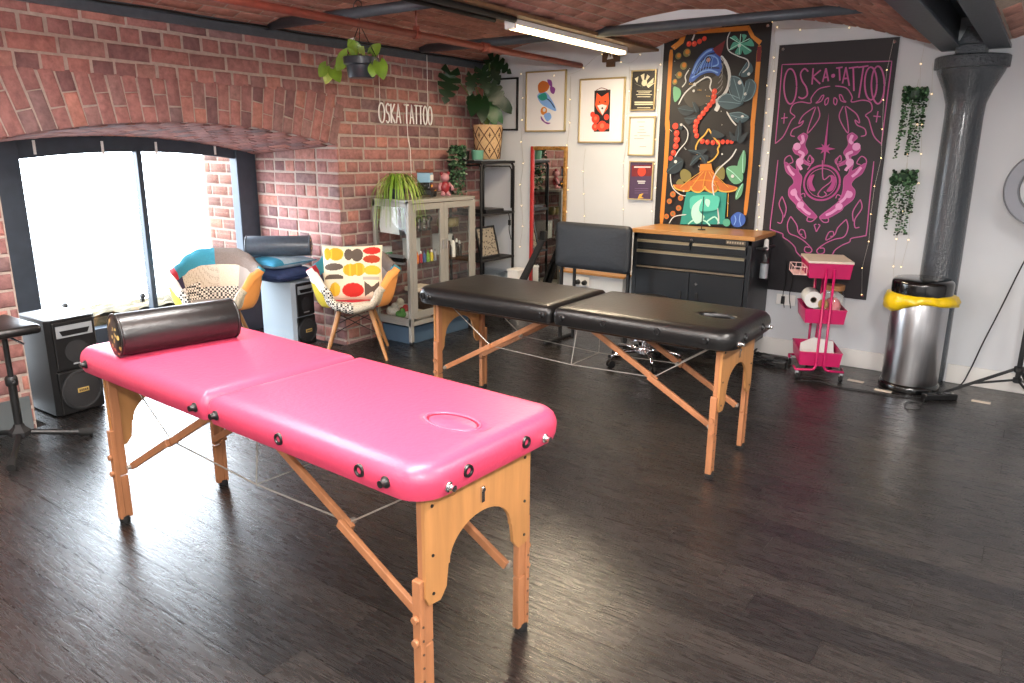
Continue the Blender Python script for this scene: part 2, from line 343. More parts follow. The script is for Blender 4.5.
def arc(c, r, a0, a1, n, pl='xz'):
    out = []
    for i in range(n+1):
        a = math.radians(a0+(a1-a0)*i/n); out.append((c[0]+r*math.cos(a), c[1]+r*math.sin(a)))
    return out
def spline(pts, k=6, closed=False):
    n = len(pts); out = []
    for i in range(n if closed else n-1):
        p = [Vector(pts[(i+j) % n] if closed else pts[max(0, min(n-1, i+j))]) for j in (-1, 0, 1, 2)]
        for s_ in range(k):
            t = s_/k
            out.append(.5*((2*p[1])+(p[2]-p[0])*t+(2*p[0]-5*p[1]+4*p[2]-p[3])*t*t+(3*p[1]-p[0]-3*p[2]+p[3])*t**3))
    if not closed: out.append(Vector(pts[-1]))
    return out
PEACOCK_ART=[
 ('s','orange',[(1.942,2.41),(1.94,2.116),(1.941,1.777)],0.0346),
 ('s','orange',[(1.95,1.858),(1.951,1.464),(1.943,0.987)],0.0373),
 ('s','orange',[(2.665,2.393),(2.666,2.112),(2.662,1.772)],0.0346),
 ('s','orange',[(2.664,1.847),(2.672,1.478),(2.665,1.11)],0.032),
 ('s','darkred',[(2.665,2.387),(2.667,2.276)],0.032),
 ('p','orange',[(2.051,2.546),(2.574,2.544),(2.559,2.507),(2.067,2.516)],0),
 ('p','orange',[(2.035,2.542),(2.061,2.509),(2.044,2.453),(1.971,2.405),(1.936,2.435),(2.001,2.474)],0),
 ('p','orange',[(2.575,2.54),(2.56,2.51),(2.595,2.453),(2.662,2.396),(2.681,2.426),(2.619,2.468)],0),
 ('p','dusk',[(2.073,2.048),(2.177,2.132),(2.283,2.164),(2.386,2.208),(2.432,2.121),(2.348,2.027),(2.244,1.968),(2.135,1.958)],1),
 ('s','pale',[(2.365,2.335),(2.416,2.273),(2.446,2.193),(2.444,2.109),(2.413,2.043),(2.369,2.014)],0.024),
 ('s','pale',[(2.355,2.014),(2.373,1.964),(2.356,1.921)],0.0346),
 ('p','blue',[(2.113,2.162),(2.135,2.245),(2.166,2.317),(2.226,2.38),(2.292,2.4),(2.349,2.366),(2.37,2.305),(2.38,2.244),(2.359,2.187),(2.32,2.209),(2.266,2.216),(2.2,2.195),(2.148,2.154)],1),
 ('s','skyblue',[(2.138,2.214),(2.176,2.301),(2.238,2.367),(2.29,2.387)],0.0146),
 ('s','skyblue',[(2.133,2.181),(2.211,2.222),(2.284,2.235),(2.353,2.21)],0.012),
 ('s','navy',[(2.159,2.231),(2.206,2.3),(2.269,2.353),(2.321,2.362)],0.012),
 ('s','navy',[(2.159,2.2),(2.236,2.252),(2.303,2.251),(2.363,2.245)],0.012),
 ('s','skyblue',[(2.202,2.254),(2.256,2.342),(2.33,2.325),(2.348,2.276),(2.302,2.261)],0.0107),
 ('d','navy',(2.265,2.313),0.0266),
 ('d','orange',(2.265,2.313),0.016),
 ('p','darkred',[(2.295,2.391),(2.324,2.41),(2.392,2.449),(2.378,2.382),(2.361,2.327),(2.321,2.358)],0),
 ('s','pale',[(2.035,1.979),(2.085,2.066),(2.164,2.13),(2.255,2.181),(2.3,2.161),(2.295,2.102),(2.325,2.062)],0.0107),
 ('s','pale',[(2.107,2.246),(2.079,2.198),(2.087,2.154),(2.057,2.114)],0.0093),
 ('s','pale',[(2.136,2.513),(2.12,2.468)],0.0133),
 ('d','olive',(2.009,2.357),0.0266),
 ('d','olive',(2.081,2.377),0.032),
 ('d','olive',(2.06,2.279),0.0306),
 ('d','olive',(2.026,2.21),0.028),
 ('d','olive',(1.992,2.158),0.0226),
 ('d','orange',(2.013,2.36),0.016),
 ('d','orange',(2.085,2.383),0.0186),
 ('d','orange',(2.064,2.284),0.0186),
 ('d','orange',(2.03,2.215),0.016),
 ('d','orange',(1.994,2.163),0.0133),
 ('p','green',[(1.986,2.12),(2.041,2.099),(2.051,2.049),(2.005,1.999),(1.985,2.051)],1),
 ('p','teal',[(2.523,2.414),(2.473,2.476),(2.44,2.464),(2.492,2.438)],1),
 ('p','teal',[(2.523,2.414),(2.44,2.372),(2.458,2.43),(2.501,2.421)],1),
 ('p','teal',[(2.523,2.414),(2.478,2.352),(2.524,2.335),(2.533,2.375)],1),
 ('p','teal',[(2.523,2.414),(2.555,2.336),(2.61,2.356),(2.576,2.385)],1),
 ('p','teal',[(2.523,2.414),(2.623,2.39),(2.596,2.444),(2.57,2.428)],1),
 ('p','teal',[(2.523,2.414),(2.562,2.469),(2.524,2.482),(2.533,2.447)],1),
 ('p','slate',[(2.473,2.18),(2.462,2.084),(2.507,2.01),(2.567,1.981),(2.581,2.067),(2.546,2.153)],1),
 ('p','slate',[(2.591,2.141),(2.583,1.995),(2.649,2.015),(2.672,2.097),(2.638,2.146)],1),
 ('p','slate',[(2.37,1.995),(2.438,2.048),(2.558,2.008),(2.572,1.965),(2.474,1.93),(2.407,1.949)],1),
 ('p','slate',[(2.477,1.898),(2.567,1.905),(2.637,1.867),(2.574,1.823),(2.507,1.848)],1),
 ('p','slate',[(2.537,2.183),(2.592,2.278),(2.635,2.22),(2.595,2.172)],1),
 ('p','darkslate',[(2.037,1.95),(2.106,1.971),(2.179,1.925),(2.119,1.888),(2.061,1.909)],1),
 ('p','darkslate',[(2.174,1.997),(2.222,1.931),(2.196,1.912),(2.164,1.942)],1),
 ('p','darkslate',[(2.099,1.87),(2.167,1.894),(2.21,1.874),(2.138,1.818)],1),
 ('p','darkslate',[(2.018,1.807),(2.088,1.832),(2.077,1.776)],1),
 ('s','pale',[(2.429,2.509),(2.411,2.457),(2.427,2.373),(2.505,2.327),(2.581,2.295),(2.596,2.245),(2.554,2.2)],0.008),
 ('s','pale',[(2.45,1.913),(2.494,1.851),(2.537,1.807)],0.0107),
 ('d','red',(2.096,2.443),0.0213),
 ('d','red',(2.141,2.44),0.0213),
 ('d','red',(2.184,2.455),0.02),
 ('d','red',(2.223,2.473),0.0186),
 ('d','red',(2.337,2.07),0.0226),
 ('d','red',(2.336,2.033),0.0226),
 ('d','red',(2.33,1.996),0.0226),
 ('d','red',(2.305,1.966),0.0213),
 ('d','red',(2.281,1.936),0.0213),
 ('d','red',(2.256,1.905),0.0213),
 ('d','red',(2.231,1.874),0.0213),
 ('d','red',(2.21,1.84),0.0213),
 ('d','red',(2.199,1.802),0.0213),
 ('d','red',(2.023,1.807),0.0266),
 ('d','red',(2.202,1.842),0.0213),
 ('d','red',(2.199,1.804),0.0213),
 ('d','red',(2.202,1.768),0.0213),
 ('d','red',(2.215,1.731),0.0213),
 ('d','red',(2.266,1.686),0.0213),
 ('d','red',(2.311,1.68),0.02),
 ('d','red',(2.357,1.676),0.02),
 ('d','red',(2.4,1.679),0.0186),
 ('d','red',(2.438,1.681),0.0186),
 ('d','red',(2.478,1.681),0.0173),
 ('d','red',(2.512,1.681),0.016),
 ('d','red',(2.023,1.806),0.024),
 ('d','red',(2.039,1.751),0.0253),
 ('d','red',(2.044,1.699),0.0266),
 ('d','red',(2.038,1.646),0.0253),
 ('d','red',(2.023,1.593),0.024),
 ('d','red',(2.0,1.548),0.02),
 ('d','brightred',(2.09,2.45),0.008),
 ('d','brightred',(2.135,2.446),0.008),
 ('d','brightred',(2.332,2.076),0.008),
 ('d','brightred',(2.331,2.04),0.008),
 ('d','brightred',(2.324,2.003),0.008),
 ('d','brightred',(2.3,1.972),0.008),
 ('d','brightred',(2.275,1.942),0.008),
 ('d','brightred',(2.25,1.911),0.008),
 ('d','brightred',(2.225,1.88),0.008),
 ('d','brightred',(2.204,1.847),0.008),
 ('d','brightred',(2.193,1.809),0.008),
 ('d','brightred',(2.196,1.848),0.0093),
 ('d','brightred',(2.193,1.81),0.0093),
 ('d','brightred',(2.195,1.774),0.0093),
 ('d','brightred',(2.209,1.737),0.0093),
 ('d','brightred',(2.26,1.693),0.0093),
 ('d','brightred',(2.305,1.686),0.0093),
 ('d','brightred',(2.351,1.683),0.0093),
 ('d','brightred',(2.394,1.685),0.0093),
 ('d','brightred',(2.033,1.758),0.0093),
 ('d','brightred',(2.038,1.706),0.0093),
 ('d','brightred',(2.032,1.652),0.0093),
 ('d','brightred',(2.016,1.6),0.0093),
 ('s','gold',[(2.313,1.784),(2.286,1.737),(2.238,1.689),(2.217,1.627),(2.247,1.567),(2.32,1.52),(2.373,1.543),(2.409,1.594),(2.404,1.626),(2.414,1.664),(2.366,1.714),(2.316,1.784)],0.012),
 ('s','pale',[(2.089,1.818),(2.137,1.766),(2.133,1.689),(2.061,1.598),(2.014,1.492),(2.01,1.398),(2.038,1.306),(2.129,1.245),(2.221,1.262)],0.008),
 ('p','darkslate',[(2.152,1.618),(2.257,1.618),(2.318,1.625),(2.274,1.58),(2.189,1.592)],1),
 ('p','darkslate',[(2.176,1.488),(2.205,1.566),(2.274,1.58),(2.226,1.511)],1),
 ('p','darkslate',[(2.26,1.58),(2.33,1.568),(2.314,1.503),(2.278,1.529)],1),
 ('p','darkslate',[(1.97,1.438),(2.035,1.558),(2.116,1.533),(2.1,1.454),(2.03,1.419)],1),
 ('p','darkslate',[(2.549,1.812),(2.573,1.843),(2.589,1.726),(2.568,1.676),(2.537,1.726)],1),
 ('p','darkslate',[(2.589,1.726),(2.638,1.756),(2.612,1.689),(2.575,1.67)],1),
 ('p','darkslate',[(2.354,1.777),(2.451,1.733),(2.4,1.708),(2.344,1.727)],1),
 ('p','darkslate',[(2.514,1.689),(2.488,1.764),(2.553,1.701)],1),
 ('p','olive',[(2.095,1.427),(2.128,1.463),(2.19,1.429),(2.186,1.366),(2.121,1.364)],1),
 ('p','olive',[(2.396,1.457),(2.437,1.495),(2.476,1.462),(2.474,1.388),(2.417,1.407)],1),
 ('p','olive',[(2.064,1.347),(2.098,1.381),(2.136,1.342),(2.094,1.328)],1),
 ('p','green',[(2.492,1.481),(2.577,1.495),(2.625,1.437),(2.625,1.374),(2.562,1.354),(2.504,1.411)],1),
 ('p','green',[(2.577,1.495),(2.618,1.617),(2.641,1.553),(2.634,1.44)],1),
 ('p','green',[(2.586,1.232),(2.586,1.299),(2.635,1.362),(2.63,1.273)],1),
 ('p','teal2',[(2.163,1.277),(2.508,1.29),(2.509,1.029),(2.124,1.005)],0),
 ('p','mint',[(2.308,1.226),(2.235,1.167),(2.227,1.083),(2.277,1.019),(2.337,1.076),(2.295,1.116),(2.291,1.163)],1),
 ('p','mint',[(2.342,1.227),(2.379,1.213),(2.368,1.162),(2.338,1.191)],1),
 ('s','mint',[(2.196,1.01),(2.26,1.058),(2.342,1.046),(2.39,1.009)],0.012),
 ('s','mint',[(2.357,1.04),(2.423,1.084),(2.468,1.033)],0.012),
 ('p','brownorange',[(2.269,1.457),(2.379,1.46),(2.403,1.415),(2.469,1.359),(2.591,1.331),(2.58,1.299),(2.514,1.296),(2.433,1.3),(2.366,1.278),(2.309,1.302),(2.268,1.281),(2.197,1.291),(2.126,1.282),(2.052,1.313),(2.043,1.333),(2.123,1.335),(2.205,1.377),(2.258,1.418)],0),
 ('p','orange',[(2.266,1.503),(2.361,1.511),(2.375,1.457),(2.264,1.452)],0),
 ('s','orange',[(2.213,1.364),(2.303,1.377),(2.427,1.368)],0.012),
 ('s','gold',[(2.043,1.33),(2.067,1.3),(2.141,1.283),(2.19,1.291),(2.2,1.324),(2.214,1.291),(2.269,1.277),(2.309,1.302),(2.321,1.326),(2.336,1.303),(2.387,1.279),(2.426,1.3),(2.433,1.326),(2.444,1.299),(2.508,1.29),(2.573,1.305),(2.591,1.327)],0.0107),
 ('s','pale',[(2.559,1.627),(2.519,1.557),(2.42,1.461),(2.384,1.369),(2.396,1.279),(2.436,1.176),(2.458,1.072),(2.455,1.026)],0.0107),
 ('s','pale',[(2.025,1.006),(2.069,1.066),(2.176,1.09)],0.008),
 ('s','gold',[(2.522,1.277),(2.529,1.09)],0.0053),
 ('d','brownorange',(2.044,1.252),0.0253),
 ('d','brownorange',(2.116,1.224),0.024),
 ('d','brownorange',(2.016,1.193),0.0226),
 ('d','brownorange',(2.104,1.14),0.024),
 ('d','brownorange',(2.055,1.09),0.024),
 ('d','brownorange',(1.999,1.064),0.0226),
 ('d','olive',(2.044,1.252),0.0107),
 ('d','olive',(2.116,1.224),0.0107),
 ('d','olive',(2.016,1.193),0.0093),
 ('d','olive',(2.104,1.14),0.0107),
 ('d','olive',(2.055,1.09),0.0107),
 ('d','olive',(1.999,1.064),0.0093),
 ('p','blue',[(2.559,1.076),(2.583,1.116),(2.621,1.134),(2.669,1.11),(2.68,1.059),(2.644,1.018),(2.584,1.021)],1),
 ('s','skyblue',[(2.59,1.106),(2.603,1.068),(2.59,1.028)],0.0067),
 ('s','skyblue',[(2.635,1.121),(2.633,1.07),(2.65,1.025)],0.0067),
 ('d','teal',(2.528,1.044),0.032),
 ('d','pale',(2.175,2.129),0.0133),
 ('d','pale',(2.17,2.08),0.0107),
 ('d','pale',(2.545,2.129),0.016),
 ('d','pale',(2.596,2.041),0.012),
 ('d','pale',(2.587,1.872),0.012),
 ('d','pale',(2.609,2.188),0.012),
 ('d','pale',(2.518,2.4),0.0133),
 ('d','pale',(2.082,1.818),0.0107),
 ('d','pale',(2.052,1.521),0.0133),
 ('d','pale',(2.547,1.415),0.0133),
 ('d','pale',(2.447,1.586),0.008),
 ('d','pale',(2.141,1.283),0.008),
 ('d','pale',(2.256,1.223),0.008),
 ('s','leafedge',[(2.473,2.18),(2.462,2.084),(2.507,2.01),(2.567,1.981)],0.0053),
 ('s','leafedge',[(2.567,1.981),(2.581,2.067),(2.546,2.153),(2.473,2.18)],0.0053),
 ('s','leafedge',[(2.494,2.161),(2.526,2.081),(2.559,1.996)],0.0053),
 ('s','leafedge',[(2.595,2.141),(2.583,1.995),(2.649,2.015),(2.672,2.097),(2.638,2.146)],0.0053),
 ('s','leafedge',[(2.624,2.131),(2.611,2.066),(2.587,2.001)],0.0053),
 ('s','leafedge',[(2.37,1.995),(2.438,2.048),(2.558,2.008)],0.0053),
 ('s','leafedge',[(2.377,1.991),(2.47,1.984),(2.568,1.969)],0.0053),
 ('s','leafedge',[(2.477,1.898),(2.567,1.905),(2.637,1.867)],0.0053),
 ('s','leafedge',[(2.484,1.888),(2.558,1.868),(2.632,1.865)],0.0053),
 ('s','leafedge',[(2.592,2.278),(2.542,2.2),(2.537,2.177)],0.0053),
 ('s','slate',[(2.04,1.95),(2.116,1.933),(2.179,1.925)],0.004),
 ('s','slate',[(2.102,1.87),(2.156,1.862),(2.208,1.873)],0.004),
 ('s','slate',[(2.167,1.995),(2.188,1.95),(2.207,1.913)],0.004),
 ('s','mint',[(2.496,1.477),(2.555,1.438),(2.624,1.377)],0.0053),
 ('s','mint',[(2.618,1.615),(2.621,1.527),(2.628,1.442)],0.0053),
 ('s','mint',[(2.591,1.248),(2.607,1.3),(2.633,1.357)],0.0053),
 ('s','slate',[(2.56,1.806),(2.568,1.745),(2.563,1.683)],0.0053),
 ('s','slate',[(2.16,1.615),(2.231,1.602),(2.271,1.584)],0.0053),
 ('s','slate',[(2.182,1.495),(2.228,1.547),(2.271,1.576)],0.0053),
 ('s','slate',[(2.274,1.574),(2.304,1.542),(2.314,1.51)],0.0053),
 ('s','slate',[(1.985,1.438),(2.04,1.485),(2.109,1.526)],0.0053),
 ('s','mint',[(2.523,2.414),(2.44,2.464)],0.0053),
 ('s','mint',[(2.523,2.414),(2.44,2.372)],0.0053),
 ('s','mint',[(2.523,2.414),(2.524,2.335)],0.0053),
 ('s','mint',[(2.523,2.414),(2.61,2.356)],0.0053),
 ('s','mint',[(2.523,2.414),(2.596,2.444)],0.0053),
 ('s','mint',[(2.523,2.414),(2.524,2.482)],0.0053),
 ('s','gold',[(2.287,1.447),(2.197,1.384),(2.11,1.311)],0.004),
 ('s','gold',[(2.307,1.448),(2.257,1.385),(2.21,1.314)],0.004),
 ('s','gold',[(2.328,1.448),(2.316,1.387),(2.308,1.318)],0.004),
 ('s','gold',[(2.349,1.449),(2.388,1.389),(2.431,1.322)],0.004),
 ('s','gold',[(2.366,1.449),(2.444,1.391),(2.525,1.325)],0.004),
 ('p','tealglow',[(2.229,1.246),(2.436,1.255),(2.455,1.19),(2.419,1.136),(2.238,1.127),(2.205,1.179)],1),
 ('p','mint',[(2.308,1.226),(2.235,1.167),(2.227,1.083),(2.277,1.019),(2.337,1.076),(2.295,1.116),(2.291,1.163)],1),
 ('p','mint',[(2.342,1.227),(2.379,1.213),(2.368,1.162),(2.338,1.191)],1),
 ('s','skyblue',[(2.165,2.2),(2.189,2.254),(2.219,2.299)],0.004),
 ('s','skyblue',[(2.19,2.206),(2.21,2.263),(2.237,2.307)],0.004),
 ('s','skyblue',[(2.214,2.213),(2.231,2.272),(2.256,2.314)],0.004),
 ('s','skyblue',[(2.237,2.219),(2.252,2.28),(2.274,2.321)],0.004),
 ('s','skyblue',[(2.261,2.225),(2.272,2.289),(2.292,2.329)],0.004),
 ('s','skyblue',[(2.285,2.231),(2.293,2.297),(2.31,2.336)],0.004),
 ('s','skyblue',[(2.308,2.237),(2.313,2.306),(2.328,2.344)],0.004),
 ('s','greyfeather',[(2.383,2.322),(2.405,2.289),(2.398,2.256)],0.0067),
 ('s','greyfeather',[(2.389,2.279),(2.404,2.246),(2.389,2.213)],0.0067),
 ('s','greyfeather',[(2.395,2.235),(2.402,2.202),(2.381,2.169)],0.0067),
 ('s','greyfeather',[(2.402,2.192),(2.4,2.159),(2.373,2.126)],0.0067),
 ('s','greyfeather',[(2.408,2.148),(2.399,2.115),(2.364,2.083)],0.0067),
 ('s','greyfeather',[(2.414,2.104),(2.397,2.072),(2.356,2.039)],0.0067),
 ('d','gold',(2.136,2.133),0.0033),
 ('d','gold',(2.212,2.084),0.0033),
 ('d','gold',(2.288,2.036),0.0033),
 ('d','gold',(2.149,2.131),0.0033),
 ('d','gold',(2.225,2.083),0.0033),
 ('d','gold',(2.3,2.034),0.0033),
 ('d','gold',(2.161,2.13),0.0033),
 ('d','gold',(2.237,2.081),0.0033),
 ('d','gold',(2.312,2.033),0.0033),
 ('d','pale',(1.97,2.525),0.0029),
 ('d','pale',(2.116,2.355),0.0029),
 ('d','pale',(2.26,2.187),0.0029),
 ('d','pale',(2.402,2.021),0.0029),
 ('d','pale',(2.543,1.858),0.0029),
 ('d','pale',(1.984,2.42),0.0029),
 ('d','pale',(2.13,2.25),0.0029),
 ('d','pale',(2.275,2.082),0.0029),
 ('d','pale',(2.418,1.916),0.0029),
 ('d','pale',(2.499,2.44),0.0029),
 ('d','pale',(1.998,2.314),0.0029),
 ('d','pale',(2.145,2.144),0.0029),
 ('d','pale',(2.29,1.976),0.0029),
 ('d','pale',(2.433,1.811),0.0029),
 ('d','pale',(2.514,2.339),0.0029),
 ('d','pale',(2.012,2.207),0.0029),
 ('d','pale',(1.991,1.78),0.0032),
 ('d','pale',(2.129,1.633),0.0032),
 ('d','pale',(2.264,1.488),0.0032),
 ('d','pale',(2.398,1.345),0.0032),
 ('d','pale',(2.53,1.204),0.0032),
 ('d','pale',(1.999,1.773),0.0032),
 ('d','pale',(2.136,1.627),0.0032),
 ('d','pale',(2.271,1.482),0.0032),
 ('d','pale',(2.405,1.339),0.0032),
 ('d','pale',(2.537,1.198),0.0032),
 ('d','pale',(2.007,1.767),0.0032),
 ('d','pale',(2.144,1.62),0.0032),
]
BANNER_ART=[
 ('s','pinkline',[(2.848,2.246),(3.24,2.237),(3.604,2.228)],0.0079),
 ('s','pinkline',[(2.848,2.246),(2.852,1.957),(2.852,1.668)],0.0079),
 ('s','pinkline',[(3.604,2.228),(3.604,1.951),(3.605,1.657)],0.0079),
 ('p','pinkfill',[(3.057,1.748),(3.018,1.715),(3.043,1.676),(2.99,1.639),(3.009,1.597),(3.048,1.575),(3.025,1.521),(3.028,1.474),(2.942,1.532),(2.956,1.461),(3.003,1.419),(3.022,1.376),(2.991,1.332),(2.997,1.271),(3.053,1.215),(3.073,1.181),(3.162,1.122),(3.218,1.122),(3.201,1.15),(3.139,1.205),(3.091,1.261),(3.075,1.335),(3.077,1.421),(3.049,1.463),(3.056,1.527),(3.125,1.508),(3.076,1.561),(3.101,1.606),(3.075,1.662),(3.088,1.725)],1),
 ('p','pinkfill',[(3.401,1.748),(3.44,1.715),(3.415,1.676),(3.468,1.639),(3.449,1.597),(3.41,1.575),(3.433,1.521),(3.43,1.474),(3.516,1.532),(3.502,1.461),(3.455,1.419),(3.436,1.376),(3.467,1.332),(3.461,1.271),(3.405,1.215),(3.385,1.181),(3.296,1.122),(3.24,1.122),(3.257,1.15),(3.319,1.205),(3.367,1.261),(3.383,1.335),(3.381,1.421),(3.409,1.463),(3.402,1.527),(3.333,1.508),(3.382,1.561),(3.357,1.606),(3.383,1.662),(3.37,1.725)],1),
 ('s','pinkline',[(3.057,1.748),(3.018,1.715),(3.043,1.676),(2.99,1.639),(3.009,1.597),(3.048,1.575),(3.025,1.521),(3.028,1.474),(2.942,1.532),(2.956,1.461),(3.003,1.419),(3.022,1.376),(2.991,1.332),(2.997,1.271),(3.053,1.215),(3.073,1.181),(3.162,1.122),(3.218,1.122),(3.201,1.15),(3.139,1.205),(3.091,1.261),(3.075,1.335),(3.077,1.421),(3.049,1.463),(3.056,1.527),(3.125,1.508),(3.076,1.561),(3.101,1.606),(3.075,1.662),(3.088,1.725),(3.057,1.748)],0.006),
 ('s','pinkline',[(3.401,1.748),(3.44,1.715),(3.415,1.676),(3.468,1.639),(3.449,1.597),(3.41,1.575),(3.433,1.521),(3.43,1.474),(3.516,1.532),(3.502,1.461),(3.455,1.419),(3.436,1.376),(3.467,1.332),(3.461,1.271),(3.405,1.215),(3.385,1.181),(3.296,1.122),(3.24,1.122),(3.257,1.15),(3.319,1.205),(3.367,1.261),(3.383,1.335),(3.381,1.421),(3.409,1.463),(3.402,1.527),(3.333,1.508),(3.382,1.561),(3.357,1.606),(3.383,1.662),(3.37,1.725),(3.401,1.748)],0.006),
 ('d','pinkpale',(3.018,1.648),0.028),
 ('d','pinkpale',(3.44,1.648),0.028),
 ('d','pinkpale',(3.05,1.535),0.028),
 ('d','pinkpale',(3.408,1.535),0.028),
 ('d','pinkpale',(3.029,1.304),0.026),
 ('d','pinkpale',(3.429,1.304),0.026),
 ('d','pinkpale',(3.089,1.213),0.026),
 ('d','pinkpale',(3.369,1.213),0.026),
 ('s','pinkline',[(2.852,1.668),(2.91,1.725),(2.956,1.837),(2.981,1.868),(2.944,1.902),(2.959,1.955),(3.013,1.972),(3.086,1.962),(3.087,1.999),(3.134,2.06),(3.212,2.077)],0.0079),
 ('s','pinkline',[(3.606,1.668),(3.548,1.725),(3.502,1.837),(3.477,1.868),(3.514,1.902),(3.499,1.955),(3.445,1.972),(3.372,1.962),(3.371,1.999),(3.324,2.06),(3.246,2.077)],0.0079),
 ('s','pinkline',[(3.14,1.936),(3.161,1.868),(3.13,1.8),(3.085,1.745),(3.095,1.814),(3.127,1.934)],0.0079),
 ('s','pinkline',[(3.318,1.936),(3.297,1.868),(3.328,1.8),(3.373,1.745),(3.363,1.814),(3.331,1.934)],0.0079),
 ('s','pinkline',[(3.12,1.934),(3.043,1.877),(3.015,1.815),(3.048,1.836),(3.03,1.801),(2.977,1.774),(2.964,1.732),(2.996,1.721)],0.0079),
 ('s','pinkline',[(3.338,1.934),(3.415,1.877),(3.443,1.815),(3.41,1.836),(3.428,1.801),(3.481,1.774),(3.494,1.732),(3.462,1.721)],0.0079),
 ('s','pinkline',[(3.142,1.977),(3.159,2.009),(3.175,2.013),(3.16,1.974),(3.124,1.961),(3.142,1.977)],0.0079),
 ('s','pinkline',[(3.316,1.977),(3.299,2.009),(3.283,2.013),(3.298,1.974),(3.334,1.961),(3.316,1.977)],0.0079),
 ('s','pinkline',[(3.19,1.946),(3.187,1.978),(3.208,1.995),(3.208,1.959),(3.191,1.942)],0.0079),
 ('s','pinkline',[(3.268,1.946),(3.271,1.978),(3.25,1.995),(3.25,1.959),(3.267,1.942)],0.0079),
 ('s','pinkline',[(2.88,1.856),(2.928,1.861)],0.0079),
 ('s','pinkline',[(3.578,1.856),(3.53,1.861)],0.0079),
 ('s','pinkline',[(2.902,1.894),(2.904,1.817)],0.0079),
 ('s','pinkline',[(3.556,1.894),(3.554,1.817)],0.0079),
 ('s','pinkline',[(3.007,1.473),(2.946,1.505),(2.939,1.555),(2.975,1.58),(3.001,1.534),(2.974,1.52)],0.0079),
 ('s','pinkline',[(3.451,1.473),(3.512,1.505),(3.519,1.555),(3.483,1.58),(3.457,1.534),(3.484,1.52)],0.0079),
 ('s','pinkline',[(3.113,1.475),(3.141,1.537),(3.122,1.585),(3.109,1.55),(3.127,1.536)],0.0079),
 ('s','pinkline',[(3.345,1.475),(3.317,1.537),(3.336,1.585),(3.349,1.55),(3.331,1.536)],0.0079),
 ('s','pinkline',[(3.082,1.549),(3.134,1.521),(3.152,1.55),(3.128,1.577)],0.0079),
 ('s','pinkline',[(3.376,1.549),(3.324,1.521),(3.306,1.55),(3.33,1.577)],0.0079),
 ('s','pinkline',[(3.098,1.264),(3.081,1.285),(3.108,1.3),(3.118,1.272)],0.0079),
 ('s','pinkline',[(3.36,1.264),(3.377,1.285),(3.35,1.3),(3.34,1.272)],0.0079),
 ('s','pinkline',[(2.887,1.546),(2.883,1.284),(2.876,1.038),(2.891,1.008),(2.974,0.984),(2.985,0.956),(3.032,0.929),(3.08,0.887),(3.098,0.849),(3.146,0.804)],0.0079),
 ('s','pinkline',[(3.571,1.546),(3.575,1.284),(3.582,1.038),(3.567,1.008),(3.484,0.984),(3.473,0.956),(3.426,0.929),(3.378,0.887),(3.36,0.849),(3.312,0.804)],0.0079),
 ('s','pinkline',[(3.026,1.122),(3.007,1.062),(3.026,0.993),(3.092,0.968),(3.156,0.931),(3.21,0.877),(3.193,0.85),(3.158,0.86),(3.16,0.893),(3.191,0.893)],0.0079),
 ('s','pinkline',[(3.432,1.122),(3.451,1.062),(3.432,0.993),(3.366,0.968),(3.302,0.931),(3.248,0.877),(3.265,0.85),(3.3,0.86),(3.298,0.893),(3.267,0.893)],0.0079),
 ('s','pinkline',[(3.026,1.122),(3.077,1.059),(3.098,0.998),(3.153,0.958),(3.139,1.016),(3.109,1.024),(3.104,0.993),(3.127,0.988)],0.0079),
 ('s','pinkline',[(3.432,1.122),(3.381,1.059),(3.36,0.998),(3.305,0.958),(3.319,1.016),(3.349,1.024),(3.354,0.993),(3.331,0.988)],0.0079),
 ('s','pinkline',[(2.946,1.272),(2.928,1.209),(2.966,1.126),(2.958,1.066),(2.928,1.07)],0.0079),
 ('s','pinkline',[(3.512,1.272),(3.53,1.209),(3.492,1.126),(3.5,1.066),(3.53,1.07)],0.0079),
 ('s','pinkline',[(2.946,1.272),(2.986,1.183),(2.976,1.109)],0.0079),
 ('s','pinkline',[(3.512,1.272),(3.472,1.183),(3.482,1.109)],0.0079),
 ('s','pinkline',[(3.218,1.122),(3.186,1.092),(3.153,1.095),(3.155,1.122),(3.176,1.119)],0.0079),
 ('s','pinkline',[(3.24,1.122),(3.272,1.092),(3.305,1.095),(3.303,1.122),(3.282,1.119)],0.0079),
 ('s','pinkline',[(3.207,1.067),(3.223,1.074)],0.0079),
 ('s','pinkline',[(3.251,1.067),(3.235,1.074)],0.0079),
 ('s','pinkline',[(3.207,1.067),(3.229,1.016)],0.0079),
 ('s','pinkline',[(3.251,1.067),(3.229,1.016)],0.0079),
 ('s','pinkfill',[(3.357,1.383),(3.353,1.416),(3.34,1.447),(3.32,1.474),(3.293,1.494),(3.262,1.507),(3.229,1.511),(3.196,1.507),(3.165,1.494),(3.138,1.474),(3.118,1.447),(3.105,1.416),(3.101,1.383),(3.105,1.35),(3.118,1.319),(3.138,1.292),(3.165,1.272),(3.196,1.259),(3.229,1.255),(3.262,1.259),(3.293,1.272),(3.32,1.292),(3.34,1.319),(3.353,1.35),(3.357,1.383)],0.014),
 ('s','pinkline',[(3.334,1.383),(3.33,1.41),(3.32,1.435),(3.303,1.457),(3.282,1.474),(3.256,1.484),(3.229,1.488),(3.202,1.484),(3.177,1.474),(3.155,1.457),(3.138,1.435),(3.128,1.41),(3.124,1.383),(3.128,1.356),(3.138,1.331),(3.155,1.309),(3.176,1.292),(3.202,1.282),(3.229,1.278),(3.256,1.282),(3.282,1.292),(3.303,1.309),(3.32,1.331),(3.33,1.356),(3.334,1.383)],0.005),
 ('p','pinkfill',[(3.129,1.413),(3.169,1.443),(3.1590000000000003,1.383),(3.189,1.323),(3.144,1.333)],1),
